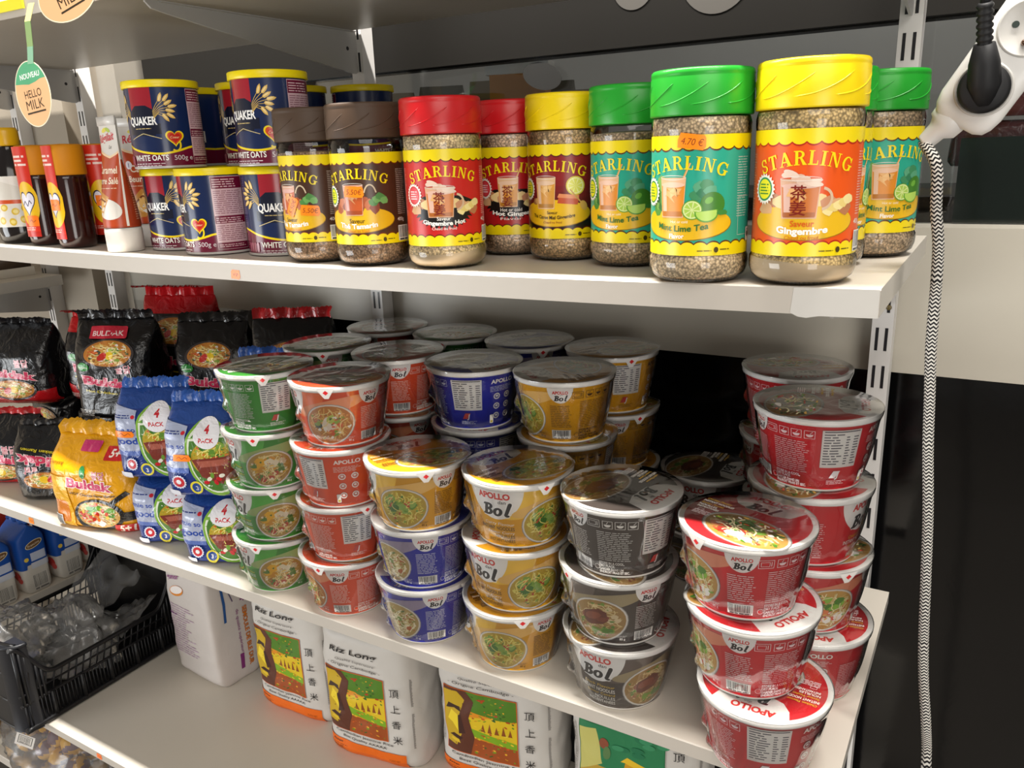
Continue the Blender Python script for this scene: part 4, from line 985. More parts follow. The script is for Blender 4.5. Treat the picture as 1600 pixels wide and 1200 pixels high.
mb = MB(); mb.lathe([(.0175, .150), (.0182, .152), (.0182, .172), (.016, .1775), (.002, .178)], '#e0ac10', 40); mb.build('screw_cap', M_plast, o)
a = Art(); a.rect(-34, 26, 34, 104, '#e3ddd2'); a.rect(-34, 62, 34, 68, '#d8521c'); a.poly([(-34, 104), (34, 104), (34, 82), (-10, 98)], '#efeae2')
for k, (u, v) in enumerate(((-22, 52), (-8, 56), (8, 50), (22, 55), (-14, 36), (2, 34), (18, 37))): a.ell(u, v, 6, 5.4, '#e0bc3a', 20*k, 14); a.ell(u, v, 3.6, 3, '#f0dc84', 0, 12)
mb = MB(); lay(mb, S_cone(.0363, 0, .0363, .15, .0363), a, 2e-4, 4); lb = mb.build('label', M_label, o); lb.rotation_euler.z = radians(38)
def caramel(x, y, turn, label, lean=0):
    o = thing('caramel_tube', label, 'caramel tube', (x, y, UP+zsag(x)+.0004), 0, 'caramel tubes'); H = .184
    phi = math.atan2(CAMXY[0]-x, y-CAMXY[1])-radians(turn); o.rotation_euler.z = phi
    mb = MB(); mb.lathe([(.0235, 0), (.0248, .001), (.0252, .028), (.0246, .033), (.02, .0336), (.002, .0336)], '#dcd7d0', 48); mb.build('flip_cap', M_matte, o)
    def ab(z):
        t = min(1, max(0, (z-.034)/(H-.012-.034))); s = t*t*(3-2*t)
        return .0238+.0022*s, .0238*(1-s)**.9+.0012
    def S(u, v, q):
        z = v/1000; A, B = ab(z); t = max(-1, min(1, u/1000/.0374)); an = t*pi/2
        p = ((A+q)*sin(an), -(B+q)*cos(an), z); n = Vector((sin(an)/A, -cos(an)/B, .25)).normalized(); return p, n
    mb = MB()
    def fn(u, v):
        z = .034+(H-.034)*v; A, B = ab(z); return (A*cos(2*pi*u), B*sin(2*pi*u), z)
    mb.grid(fn, 48, 26, lambda u, v: '#d8d3cc' if v > .62 else ('#a8401c'), True)
    mb.face([len(mb.v)-48+i for i in range(48)], '#d8d3cc', False)
    a = Art(); OR = '#b4441c'
    a.rect(-36, 36, 36, 122, OR); a.poly([(-36, 122), (36, 122), (36, 136), (10, 128), (-36, 140)], OR)
    a.poly([(-36, 140), (10, 128), (36, 136), (36, 139), (10, 131), (-36, 144)], '#e8c8a0')
    a.text('Régilait', -2, 151, 11, '#c8243a', w=46, bold=.02, shear=.2, rot=6); a.ell(-6, 166, 8, 3, '#dcd04a', 12, 14); a.ell(4, 166, 7, 2.6, '#a8c048', -20, 14)
    a.text('Le', 10, 141, 5, '#2c2c30', shear=.2)
    a.text('Caramel', 4, 108, 10, '#f0dfc6', w=44, bold=.02); a.text('Beurre Salé', 2, 94, 9, '#f0dfc6', w=50, bold=.02)
    a.ell(8, 60, 22, 14, '#e4dfd6', -14, 26); a.poly([(-30, 62), (-6, 84), (12, 76), (-4, 44), (-24, 42)], '#c98a3a'); a.poly([(-22, 60), (-4, 78), (6, 72), (-8, 50)], '#e8b868'); a.stroke([(-24, 58), (-6, 74), (6, 70)], 2.4, '#7a3a12')
    a.ell(-20, 118, 6, 6, '#e8e2ea', 0, 16); a.text('1', -20, 115, 6, '#4a4a7a', bold=.02)
    a.fine(-32, 86, 30, 90, 2.4, '#e8c8a8', 3, .4, .4)
    a.rect(33, 36, 36.4, 172, '#e9e4dc'); a.rect(-36.4, 36, -33, 172, '#e9e4dc')
    lay(mb, S, a, 2.5e-4, 4, 8)
    b = Art(); b.rect(-36, 36, 36, 122, '#9a3616'); b.fine(-26, 44, 20, 118, 3.2, '#d8a888', 7, .36, .2)
    lay(mb, lambda u, v, q: (lambda r: ((-r[0][0], -r[0][1], r[0][2]), (-r[1][0], -r[1][1], r[1][2])))(S(u, v, q)), b, 2.5e-4, 4, 8)
    mb.box(-.0262, .0262, -.0014, .0014, H-.012, H, '#dcd8d2'); mb.build('tube_body', M_label, o)
caramel(-1.006, .037, 66, 'white-topped caramel tube in front, standing on its wide white cap')
caramel(-1.029, .101, 4, 'second white-topped caramel tube behind, between the front tube and the oat cans')
# ------------------------------------------------------------------ soft packs: noodles, rice, semolina, flour
def Ssurf(w, d, h, n, amp, seed, taper, side):
    sd = Vector((seed*3.7, seed*1.3, seed*.7))
    def A(t): return w/2*(1-.05*math.exp(-t/.04)-.04*t) if taper else w/2*(1-.05*math.exp(-t/.05)-.05*math.exp(-(1-t)/.05))
    def B(t):
        b = d/2*min(1, .76+.24*(t/.06)**.6) if t < .06 else d/2
        if taper and t > taper: k = (t-taper)/(1-taper); b *= (1-k**1.5)*.97+.03
        return b*(1+.05*sin(pi*t))
    def P(s, t):                             # s = angle around, t = height 0..1
        c, q = cos(s), sin(s); a, b = A(t), B(t)
        x = a*math.copysign(abs(c)**(2/n), c); y = b*math.copysign(abs(q)**(2/n), q); z = t*h
        k = amp*(noise.noise(Vector((x*24, y*24, z*24))+sd)+.28*noise.noise(Vector((x*55, y*55, z*55))+sd))
        r = math.hypot(x, y) or 1; return Vector((x+k*x/r, y+k*y/r, z+(.3*k if t > .05 else 0)))
    def front(u, v):
        a, b, t = A(max(0, min(1, v/1000/h))), B(max(0, min(1, v/1000/h))), max(0, min(1, v/1000/h))
        if side == 'front':
            c = max(-.9999, min(.9999, u/1000/a)); s = -math.acos(math.copysign(abs(c)**(n/2), c)) 
        else:
            c = max(-.9999, min(.9999, u/1000/b)); s = math.asin(math.copysign(abs(c)**(n/2), c))
        return P(s, t)
    def S(u, v, q):
        e = .8; p = front(u, v); n_ = (front(u+e, v)-front(u-e, v)).cross(front(u, v+e)-front(u, v-e))
        n_ = n_.normalized() if n_.length > 1e-9 else Vector((0, -1, 0)); return p+n_*q, n_
    return P, S
def pack(name, part, label, cat, loc, rz, w, d, h, colf, arts, m, group, taper=.62, n=4.5, amp=.004, seed=1, fin=None, tilt=(0, 0), top=None, nseg=112, nv=56):
    o = thing(name, label, cat, loc, rz, group)
    if tilt != (0, 0): o.rotation_euler = (tilt[0], tilt[1], rz)
    mb = MB(); P, _ = Ssurf(w, d, h, n, amp, seed, taper, 'front')
    I = mb.grid(lambda u, v: P(2*pi*u, v), nseg, nv, lambda u, v: colf(u, v), True)
    mb.face(tuple(reversed(I[0])), colf(.5, 0), False); mb.face(tuple(I[-1]), top or colf(.5, 1), True)
    for side, a in arts:
        _, S = Ssurf(w, d, h, n, amp, seed, taper, side)
        lim = (-w*490, w*490, 0, h*1000) if side == 'front' else (-d*490, d*490, 0, h*1000)
        lay(mb, S, a, 1.3e-3, 4, 4, lim, 3e-5)
    b = mb.build(part, m, o)
    if fin:
        R = random.Random(seed); mb = MB(); N = 40; fh = fin[1]; rows = []
        for k in range(N+1):
            x = -w*.47+w*.94*k/N; y0 = .004*sin(k*.9+seed); 
            rows.append([(x, y0*.3, h-.006), (x, y0+.003*sin(k*.4), h+fh*.45), (x*(1.02), .006*sin(k*.55+seed)+fin[2]*fh, h+fh*(1 if k % 2 else .9)-abs(fin[2])*fh*.3)])
        ids = [[mb.vert(p) for p in r] for r in rows]
        for k in range(N):
            for j in range(2): mb.face((ids[k][j], ids[k+1][j], ids[k+1][j+1], ids[k][j+1]), fin[0])
        ids = [[mb.vert((p[0], p[1]+.0006, p[2])) for p in r] for r in rows]
        for k in range(N):
            for j in range(2): mb.face((ids[k][j+1], ids[k+1][j+1], ids[k+1][j], ids[k][j]), fin[0])
        mb.build('crimped_seal', m, o)
    return o
def ramen(a, x, y, r, seed, kind='orange'): food(a, x, y, r, r*.72, 8, kind, seed, False)
def buldak_art(w, h, black=True, flip=False, red=False, head=False):
    a = Art(); bg = '#100f11' if black else '#e8a406'
    if not black:
        a.rect(-w*.47, 0, -w*.2, h*.62, '#efb21a'); a.rrect(-w*.46, h*.08, -w*.24, h*.34, 6, '#e07f12')
        a.text('Samyang', -w*.33, h*.74, 5, '#5a3208', w=26); a.ell(w*.0, h*.68, 6, 10, '#2f8a4a', 0, 20); a.text('H', 0, h*.66, 5, '#e8f0d8')
        a.rrect(w*.2, h*.80, w*.44, h*.92, 2, '#c41e20'); a.text('5+', w*.31, h*.83, 11, '#f4e8d8', w=20, bold=.03, shear=.2)
        a.text('HOT Chicken Flavor Ramen', w*.08, h*.41, 4.6, '#3a1c06', w=w*.5, bold=.02, arc=-.0015)
        a.text('Buldak', w*.06, h*.50, 17, '#c2245a', w=w*.5, bold=.045, halo=('#f6ead8', .045), rot=-3)
        a.text('불닭', w*.18, h*.62, 10, '#c2245a', w=24, bold=.01, halo=('#f6ead8', .03))
        a.stroke([(w*.22, h*.30), (w*.44, h*.47)], 8, '#1b1715'); a.poly([(w*.33, h*.14), (w*.47, h*.15), (w*.48, h*.25), (w*.34, h*.25)], '#17130f')
        a.ell(w*.1, h*.2, w*.29, h*.185, '#17130f', 4, 36); food(a, w*.1, h*.205, w*.245, h*.15, 0, 'red', 5, False)
        for k in range(14): a.ell(w*.1+w*.2*cos(k*2.4)*((k % 5)/5), h*.2+h*.12*sin(k*2.4)*((k % 5)/5), 4, 3.2, ('#d8481c', '#f0c84a', '#e87a2c', '#c42a18')[k % 4], k*30, 9)
        a.rrect(w*.28, h*.015, w*.48, h*.11, 2, '#c41e20'); a.text('5+1', w*.39, h*.035, 11, '#f4e8d8', w=24, bold=.03, shear=.2)
        a.bars(-w*.45, h*.03, -w*.34, h*.16, 4); a.rrect(w*-.1, h*.86, w*.12, h*.95, 2, '#c8306a')
        return a
    if red: a.poly([(-w/2, 0), (w/2, 0), (w/2, h*.2), (0, h*.14), (-w/2, h*.24)], '#b3141a')
    a.text('Buldak', w*.02, h*.36, 17, '#c42a52', w=w*.68, bold=.05, halo=('#d8bcb8', .035), rot=-6)
    a.text('불닭', w*.2, h*.5, 12, '#c8305a', w=30, halo=('#f0dcd8', .035))
    a.ell(-w*.28, h*.56, 11, 8, '#2c8a34', 0, 20); a.text('Samyang', -w*.28, h*.545, 3.2, '#e8f0d8', w=16)
    a.text('Hot Chicken Ramen', 0, h*.28, 4.6, '#d8c22a', w=w*.62, bold=.02, rot=-6)
    a.ell(w*.02, h*.68 if red is False else h*.2, w*.32, h*.14, '#3a3230', 0, 30)
    food(a, w*.02, h*.685 if red is False else h*.205, w*.29, h*.12, 0, 'orange', 9, False)
    a.ell(w*.04, h*.67 if red is False else h*.2, 9, 7, '#e8c020', 0, 16); a.ell(-w*.05, h*.66 if red is False else h*.19, 10, 6, '#c42a1c', 30, 14)
    if head: a.rrect(-w*.26, h*.82, w*.22, h*.93, 3, '#c02438'); a.text('BULDAK', -w*.02, h*.845, 8, '#f0dcd8', w=w*.4, bold=.01)
    a.fine(-w*.45, h*.03, -w*.2, h*.12, 3, '#d8d0c8', 3, .4, .3)
    if flip: a.p = [([(-x, h-y) for x, y in p], c, z) for p, c, z in a.p]
    return a
def blk(u, v): return '#0d0c0e'
for i, (x, y, z, rz, w, h, red, flip, lab, fin) in enumerate([
 (-1.405, .100, 0, 8, .150, .135, False, True, 'black noodle pack standing upside down beside the yellow pack', ('#151315', .012, .8)),
 (-1.580, .105, 0, 4, .150, .130, True, False, 'black and red noodle pack at the front, cut by the left edge of the photo', ('#b3141a', .014, .6)),
 (-1.330, .208, .136, 3, .160, .185, False, False, 'black noodle pack in the middle of the upper row, above the yellow pack', ('#151315', .022, -.4)),
 (-1.165, .295, .136, 6, .142, .175, False, False, 'black noodle pack of the upper row, above the blue packs', ('#151315', .02, .7)),
 (-.985, .318, .136, 8, .150, .190, False, False, 'black noodle pack at the far right of the upper row, deep in shade', ('#b3141a', .02, .3)),
 (-1.478, .270, .136, 0, .138, .165, True, False, 'black noodle pack of the upper row, between the leftmost and the middle ones', ('#c01a20', .03, -1.2)),
 (-1.640, .190, .132, 2, .165, .160, True, False, 'leftmost black noodle pack of the upper row with red lower edge', ('#151315', .02, -.8)),
 (-1.33, .352, .136, 0, .16, .205, False, False, 'black noodle pack at the very back with its red top seal folded over', ('#c01a20', .04, -1.1)),
]):
    pack('noodle_pack', 'pouch', lab, 'noodle multipack', (x, y, ZL+z+.001), radians(rz+20), w, .098, h, (lambda u, v: '#b3141a' if v > .84 else '#0d0c0e') if fin[0] == '#c01a20' else blk, [('front', buldak_art(w*1000, h*1000, True, flip, red, i == 2))], M_bag, 'black noodle packs', .60, 4.5, .0045, i+2, fin)
for i, (x, y, rz, lab) in enumerate([(-1.300, .245, 0, 'black noodle pack lying under the middle of the upper row'), (-1.455, .262, 4, 'black noodle pack under the second pack of the upper row'),
                                     (-1.625, .262, -3, 'black noodle pack under the leftmost of the upper row'), (-1.135, .27, 5, 'black noodle pack on the shelf behind the blue packs'), (-.985, .338, 0, 'black noodle pack on the shelf under the far right one')]):
    pack('noodle_pack', 'pouch', lab, 'noodle multipack', (x, y, ZL+.001), radians(rz), .145, .12, .134, blk, [('front', buldak_art(145, 134, True, False, False))], M_bag, 'black noodle packs', .85, 5, .0035, i+20)
pack('noodle_pack', 'pouch', 'yellow noodle pack with pink lettering and a pan of noodles, at the shelf front', 'noodle multipack', (-1.206, .064, ZL+.001), radians(15), .172, .100, .156,
     lambda u, v: '#e6a106', [('front', buldak_art(172, 156, False)), ('right', (lambda a: (a.rrect(-30, 16, 34, 60, 4, '#d68a08'), a.fine(-28, 20, 30, 56, 4, '#a85a08', 3, .4, .3), a)[-1])(Art()))], M_bag, None, .66, 4.2, .0045, 11, ('#e0a010', .026, .6))
def mie_art(w, h):
    a = Art(); a.poly([(-w/2, h*.30), (-w*.12, h*.30), (-w*.12, h*.80), (-w/2, h*.86)], '#a7aec6'); a.poly([(-w*.12, h*.30), (-w*.12, h*.36), (-w/2, h*.36), (-w/2, h*.30)], '#5a70b4')
    a.fine(-w*.47, h*.72, -w*.2, h*.77, 3, '#2a3a7a', 3, .5, .2); a.ell(-w*.16, h*.74, 3.4, 2.6, '#c4202c', 0, 12)
    a.text('mie so', -w*.30, h*.58, 8, '#22449c', w=w*.3, bold=.02); a.text('good', -w*.30, h*.44, 11, '#22449c', w=w*.32, bold=.03)
    a.ell(w*.2, h*.46, w*.33, h*.42, '#7fae3c', 12, 34); a.ell(w*.2, h*.46, w*.30, h*.39, '#dfe4d0', 12, 34)
    a.ell(w*.2, h*.45, w*.28, h*.36, '#4a7a2e', 12, 34)
    food(a, w*.2, h*.47, w*.27, h*.2, 10, 'yellow', 4, False)
    a.poly([(-w*.06, h*.46), (w*.46, h*.50), (w*.45, h*.3), (w*.3, h*.18), (w*.05, h*.26)], '#7a3024'); a.poly([(0, h*.44), (w*.4, h*.47), (w*.38, h*.40), (w*.04, h*.37)], '#a85a48')
    for k in range(8): a.ell(w*.1+k*w*.04, h*.2+(k % 3)*h*.04, 4.5, 3, ('#c41c26', '#f0e8d8', '#6f9a34', '#c41c26')[k % 4], k*40, 10)
    a.ell(w*.16, h*.73, w*.17, h*.15, '#e9e6ea', 0, 26); a.text('4', w*.16, h*.735, 11, '#c4202c', bold=.05); a.text('PACK', w*.16, h*.65, 6, '#c4202c', w=w*.2, bold=.03)
    a.star(-w*.26, h*.20, 9.5, 11, 16, '#d8dcec'); a.ell(-w*.26, h*.20, 8, 8, '#c42a34', 0, 18); a.ell(-w*.26, h*.20, 3.6, 3.6, '#e9e6ea', 0, 12)
    a.ell(-w*.05, h*.14, 10.5, 10.5, '#e2d23a', 0, 20); a.ell(-w*.05, h*.14, 7.6, 7.6, '#20448c', 0, 18); a.text('3', -w*.05, h*.11, 7, '#e9e6ea', bold=.03)
    a.rrect(-w*.44, h*.04, -w*.28, h*.1, 3, '#dfe0ea'); return a
def mie(x, y, z, rz, lab, seed, stick=None, h=.135):
    o = pack('noodle_pack', 'pouch', lab, 'noodle multipack', (x, y, ZL+z+.001), radians(rz), .118, .095, h, lambda u, v: '#1a3580' if v < .83 else '#21458c', [('front', mie_art(118, h*1000))], M_bag, 'blue noodle packs', .68, 4.2, .0042, seed, ('#2a56a4', .018, .5) if stick or z > 0 else None)
    if stick:
        mb = MB(); a = Art(); u, v = stick; a.poly([(u-14, v-5), (u+12, v-5), (u+15, v-1), (u+12, v+5), (u-13, v+5)], '#ff8410'); a.stroke([(u-8, v-1), (u-4, v+2), (u, v-2), (u+6, v+2), (u+9, v-1)], 1, '#a84c0c')
        _, S = Ssurf(.118, .095, h, 4.2, .0042, seed, .68, 'front'); lay(mb, S, a, .0034, 5, 5); mb.build('price_sticker', M_label, o)
    return o
mie(-1.052, .086, 0, 30, 'lower left blue noodle pack, wrapped in shiny film', 31, None, .114)
mie(-.922, .076, 0, 26, 'lower right blue noodle pack beside the green bowls', 32, None, .112)
mie(-1.056, .080, .114, 28, 'upper left blue noodle pack with an orange price sticker', 33, (-34, 78), .140)
mie(-.924, .070, .112, 24, 'upper right blue noodle pack with an orange price sticker', 34, (-22, 66), .138)
mie(-.925, .205, .122, 20, 'blue noodle pack behind, peeking between the front blue packs and green bowls', 35, None, .165)
mie(-.925, .207, 0, 20, 'blue noodle pack on the shelf behind the front blue ones', 36, None, .122)
# rice sacks
def rice_art(w, h, green=False):
    a = Art(); OR = '#e0660e'
    a.rect(-w/2, 0, w*.37, h*.115, '#1c7a3c' if green else OR); a.fine(-w*.46, h*.02, -w*.22, h*.08, 3.2, '#7a3408', 3, .4, .3); a.text('Kirirom', -w*.4, h*.088, 5, '#2a1606', w=22, bold=.03, shear=.3, al='l')
    a.text('POIDS NET', w*.26, h*.06, 3.4, '#7a3408', w=22); a.text('5 KG', w*.26, h*.03, 3.4, '#7a3408')
    a.text('Cambodian Jasmine Rice', -w*.05, h*.165, 5, '#241e1c', w=w*.62, bold=.005); a.text('Best Quality AAAAA', -w*.05, h*.135, 5, '#241e1c', w=w*.48, bold=.005)
    x0, x1, y0, y1 = -w*.40, w*.21, h*.195, h*.60
    a.rect(x0-1.6, y0-1.6, x1+1.6, y1+1.6, '#c2561a' if not green else '#14683a'); W, Hh = x1-x0, y1-y0
    def q(u, v): return (x0+u*W, y0+v*Hh)
    R = random.Random(8 if green else 5)
    def patch(P, c): a.poly([q(*p) for p in P], c)
    if not green:
        patch([(0, 0), (1, 0), (1, 1), (0, 1)], '#d98a1a'); patch([(.3, .72), (1, .62), (1, 1), (0, 1), (0, .9)], '#4f7a1e'); patch([(.3, .3), (1, .3), (1, .7), (.35, .62)], '#d8b81e')
        patch([(.3, .34), (1, .22), (1, .34), (.3, .46)], '#7aa41e'); patch([(0, 0), (1, 0), (1, .24), (.3, .3), (0, .2)], '#9a4a1c')
        for k in range(110): u, v = R.uniform(.33, .97), R.uniform(.03, .97); a.ell(*q(u, v), R.uniform(1.5, 4.5), R.uniform(.7, 2), same=k > 0, n=9, rot=R.uniform(-30, 30), col= R.choice(('#6a8a1c', '#c2581a', '#3f5a1a', '#e0a82a', '#a83c18', '#2f5a22') if v > .6 or v < .26 else ('#e0c02a', '#c88a1c', '#b04a1a', '#8aa024', '#e8d04a'))) 
        for k in range(5): u = .52+.09*k; patch([(u, .44), (u+.06, .44), (u+.03, .56+.03*(k % 2))], '#8a4a1a')
        patch([(0, 0), (.34, 0), (.42, .3), (.36, .6), (.42, .86), (.3, 1), (0, 1)], '#5a3020')      # carved stone face, lit from the left
        patch([(0, .12), (.16, .1), (.24, .3), (.22, .62), (.28, .86), (.18, .97), (0, .95)], '#c2a01e'); patch([(.05, .5), (.12, .46), (.2, .34), (.2, .6), (.1, .66)], '#e8cc2e')
        patch([(.04, .24), (.22, .2), (.26, .25), (.12, .29)], '#3a1c14'); patch([(.06, .17), (.22, .15), (.2, .2), (.08, .21)], '#d8b626'); patch([(.02, .66), (.14, .7), (.24, .66), (.22, .74), (.06, .76)], '#3a2416'); patch([(.2, .3), (.3, .34), (.24, .62), (.2, .6)], '#3f2018')
    else:
        patch([(0, 0), (1, 0), (1, 1), (0, 1)], '#2c7a4e'); patch([(0, 0), (1, 0), (1, .3), (.5, .42), (0, .5)], '#b8963a'); patch([(0, .3), (.3, .5), (.2, .95), (0, .9)], '#c2bc6a')
        patch([(.5, .3), (.56, .58), (1, .46), (1, .3)], '#c8901c'); patch([(.5, .58), (.58, .66), (1, .52), (1, .46), (.56, .58)], '#e0b828'); patch([(.62, .3), (.62, .46), (.7, .44), (.7, .3)], '#5a2414')
        for k in range(22): u, v = R.uniform(.02, .98), R.uniform(.02, .4); a.ell(*q(u, v), R.uniform(2, 5), R.uniform(1, 3), R.choice(('#a83c28', '#5a7a2a', '#d8c060', '#7a3a24')), R.uniform(-60, 60), 9)
        a.ell(*q(.3, .78), 8, 10, '#8a4a34', 0, 14); a.ell(*q(.34, .66), 6, 12, '#5a7a4a', 0, 12)
        for k in range(8): a.ell(*q(R.uniform(.4, 1), R.uniform(.7, 1)), 10, 5, R.choice(('#3a8a5e', '#24704a')), 0, 12)
    for k, c in enumerate('頂上香米'): a.text(c, w*.31, h*(.51-.105*k), 12.5, '#1a1718', w=17)
    a.text('- Origine Cambodge -', -w*.08, h*.635, 5.2, '#241e1c', w=w*.55, shear=.1); a.text('Qualité Supérieure', -w*.06, h*.672, 4.4, '#4a4442', w=w*.4, shear=.2)
    a.text('Riz Long', -w*.08, h*.72, 11, '#241e1c', w=w*.5, bold=.02, shear=.15)
    a.fine(w*.435, h*.16, w*.45, h*.40, 2.2, '#6a6462', 4, .45, .3); a.fine(w*.435, h*.44, w*.45, h*.62, 2.2, '#6a6462', 6, .45, .3); a.fine(-w*.455, h*.22, -w*.43, h*.56, 2.4, '#5a5450', 5, .5, .4)
    return a
def rice(x, y, rz, w, lab, seed, green=False, h=.315):
    pack('rice_sack', 'sack', lab, 'sack of rice', (x, y, ZB+.001), radians(rz), w, .13, h, lambda u, v: '#c9c4bd', [('front', rice_art(w*1000, h*1000, green)), ('right', (lambda a: (a.rect(-60, 0, 60, h*115, '#1c7a3c' if green else '#e0660e'), a)[-1])(Art()) if green else Art())], M_sack, 'sacks of jasmine rice', .80, 4.2, .0042, seed, ('#c9c4bd', .02, .2))
rice(-1.040, .318, 3, .200, 'leftmost white rice sack with an orange-framed picture, under the green and orange bowls', 41)
rice(-.822, .293, 7, .205, 'middle white rice sack with orange-framed picture and full orange band', 42)
rice(-.590, .350, 9, .225, 'white rice sack with orange-framed picture at the bottom centre, cut by the photo edge', 43)
rice(-.335, .368, 8, .225, 'white rice sack with the green-framed picture, rightmost on the lowest shelf', 44, True, .335)
a = Art(); a.fine(-62, 60, 20, 180, 6, '#b89ab4', 3, .3, .4); a.text('gumor', -34, 238, 12, '#8a3a7a', w=44, rot=12, bold=.02); a.ell(-28, 212, 24, 12, '#d8842c', 20, 18); a.ell(-28, 214, 22, 9, '#e9e2de', 20, 18); a.fine(-66, 150, -40, 156, 5, '#7a3a7a', 5, .5, 0)
b = Art(); b.text('SEMOULE DE BLE DUR', 18, 96, 11, '#c9701c', w=142, rot=-90, bold=.03); b.text('de qualité supérieure', 2, 112, 7, '#8a3a7a', w=110, rot=-90); b.rect(-3, 26, 6, 62, '#7a2a6c'); b.text('gumor', 14, 205, 15, '#8a3a7a', w=52, rot=-90, bold=.03)
b.stroke([(-26, 232), (-24, 190), (-26, 150)], 6, '#24508a'); b.stroke([(-20, 232), (-10, 212), (-4, 190)], 2.4, '#5a4a6a')
pack('semolina_bag', 'paper_bag', 'white paper bag of semolina with purple and orange print, right of the crate', 'semolina bag', (-1.300, .298, ZB+.001), radians(-4), .155, .115, .30, lambda u, v: '#c8c0ba', [('front', a), ('right', b)], M_sack, None, .88, 9, .0025, 51)
# ------------------------------------------------------------------ far left: neighbour bay
def flour(x, y, lab, seed):
    a = Art(); w, h = 64, 165
    a.poly([(-32, 62), (-22, 62), (-22, 78), (32, 70), (32, 165), (-32, 165)], '#164a9c')
    for A in (a,):
        A.ell(4, 118, 20, 9, '#d8c89a', 14, 22); A.ell(4, 118, 18, 7.4, '#6a4a2c', 14, 20); A.text('Francine', 4, 115, 5.4, '#e9dcc0', w=27, rot=12, shear=.2)
        A.rect(-8, 78, 26, 98, '#b9c0d2'); A.ell(-18, 86, 5, 5, '#e0c24a', 0, 14); A.rect(-10, 60, 30, 74, '#c3c6cf'); A.bars(-14, 6, 22, 46, seed, '#c9c4ba', '#77746f')
    b = Art(); b.poly([(-45, 66), (45, 62), (45, 165), (-45, 165)], '#164a9c'); b.ell(20, 46, 14, 12, '#b3322e', 0, 14); b.ell(28, 36, 9, 8, '#c8504a', 0, 12)
    pack('flour_bag', 'paper_bag', lab, 'bag of flour', (x, y, UP-.835+.001), 0, .088, .062, .165, lambda u, v: '#c9c3b8' if v < .42 else '#174a9a', [('right', a), ('front', b)], M_sack, 'blue flour bags', .80, 7, .002, seed, ('#1a4e9e', .012, .5))
flour(-1.805, .105, 'blue and white flour bag nearest the front on the far left board', 61)
flour(-1.805, .182, 'blue and white flour bag in the middle of the row on the far left board', 62)
flour(-1.805, .262, 'blue and white flour bag third in the row, behind the middle one', 63)
flour(-1.805, .340, 'flour bag at the back of the row, a white strip above the crate', 64)
pack('flour_bag', 'paper_bag', 'red flour bag behind the blue ones, seen under the noodle shelf at the left edge', 'bag of flour', (-1.92, .20, UP-.834), radians(5), .1, .08, .195, lambda u, v: '#b8301c', [], M_sack, None, .8, 7, .002, 65, ('#b8301c', .012, .5))
o = thing('jar_tray', 'small white tray of beige goods on the far left board, under the amber bottles', 'tray', (-1.93, .345, UP-.1278))
mb = MB(); mb.box(-.085, .035, -.05, .04, 0, .02, '#d4cdc0'); mb.build('tray', M_board, o)
mb = MB(); mb.box(-.08, .03, -.046, .036, .02, .06, '#4a3a2c')
a = Art(); a.fine(-76, 22, 26, 56, 14, '#c2a878', 3, .7, .2); lay(mb, S_front(-.046), a, 3e-4); mb.build('goods', M_sack, o)
# ------------------------------------------------------------------ black vegetable crate with empty film bags
o = thing('plastic_crate', 'black slatted plastic crate on the lowest shelf at the left', 'crate', (-1.612, .150, ZB+.0022), 0)
hx, hy = .145, .190; K = '#0e0e11'
def rimz(t): e = max(0, abs(t)-.62)/.38; return .105+.085*e**2*(3-2*e)      # t = -1..1 along the long side
for sx in (-1, 1):
    mb = MB(); x = sx*hx
    n = 36; P = [(-hy+2*hy*k/n) for k in range(n+1)]
    mb.tube([(x, y, rimz(y/hy)) for y in P], .005, K, 8)
    mb.tube([(x, y, .006) for y in P], .006, K, 8); mb.tube([(x, y, .062) for y in P], .003, K, 6); mb.tube([(x, y, .084) for y in P], .0022, K, 6)
    for k in range(1, 49):
        y = -hy+2*hy*k/49
        if abs(y) < hy*.96: mb.tube([(x, y, .004), (x, y, .063)], .0018 if k % 8 else .006, K, 5)
    for k in range(-1, 25):
        y = -hy+2*hy*k/24; y2 = y+.012
        if abs(y) < hy*.9 and abs(y2) < hy*.9: mb.tube([(x, y, .062), (x, y2, rimz(y2/hy))], .0018, K, 5)
    for k in (-1, 1):
        for j in range(6):
            y = k*hy*(.74+.045*j); mb.tube([(x, y, .062), (x, y, rimz(y/hy))], .004, K, 6)
    mb.build('side_panel', M_crate, o)
for sy in (-1, 1):
    mb = MB(); n = 24
    def endp(u, v):
        a = (u-.5)*2; x = a*hx*.985; z = v*(.19-.055*max(0, 1-abs(a)/.5)**.6*(0 if sy > 0 else 1)); y = sy*(hy-.004-.03*max(0, abs(a)-.6)**2*2)
        return (x, y, z)
    mb.grid(endp, n, 10, K)
    I = [[mb.vert(Vector(endp(i/n, j/10))+Vector((0, sy*.004, 0))) for i in range(n+1)] for j in range(11)]
    for j in range(10):
        for i in range(n): mb.face((I[j][i+1], I[j][i], I[j+1][i], I[j+1][i+1]), K)
    mb.tube([Vector(endp(i/n, 1)) for i in range(n+1)], .0055, K, 8)
    for k in (0, .33, .66): mb.tube([Vector(endp(i/n, k))+Vector((0, sy*.003, 0)) for i in range(n+1)], .0035, K, 6)
    mb.build('end_panel', M_crate, o)
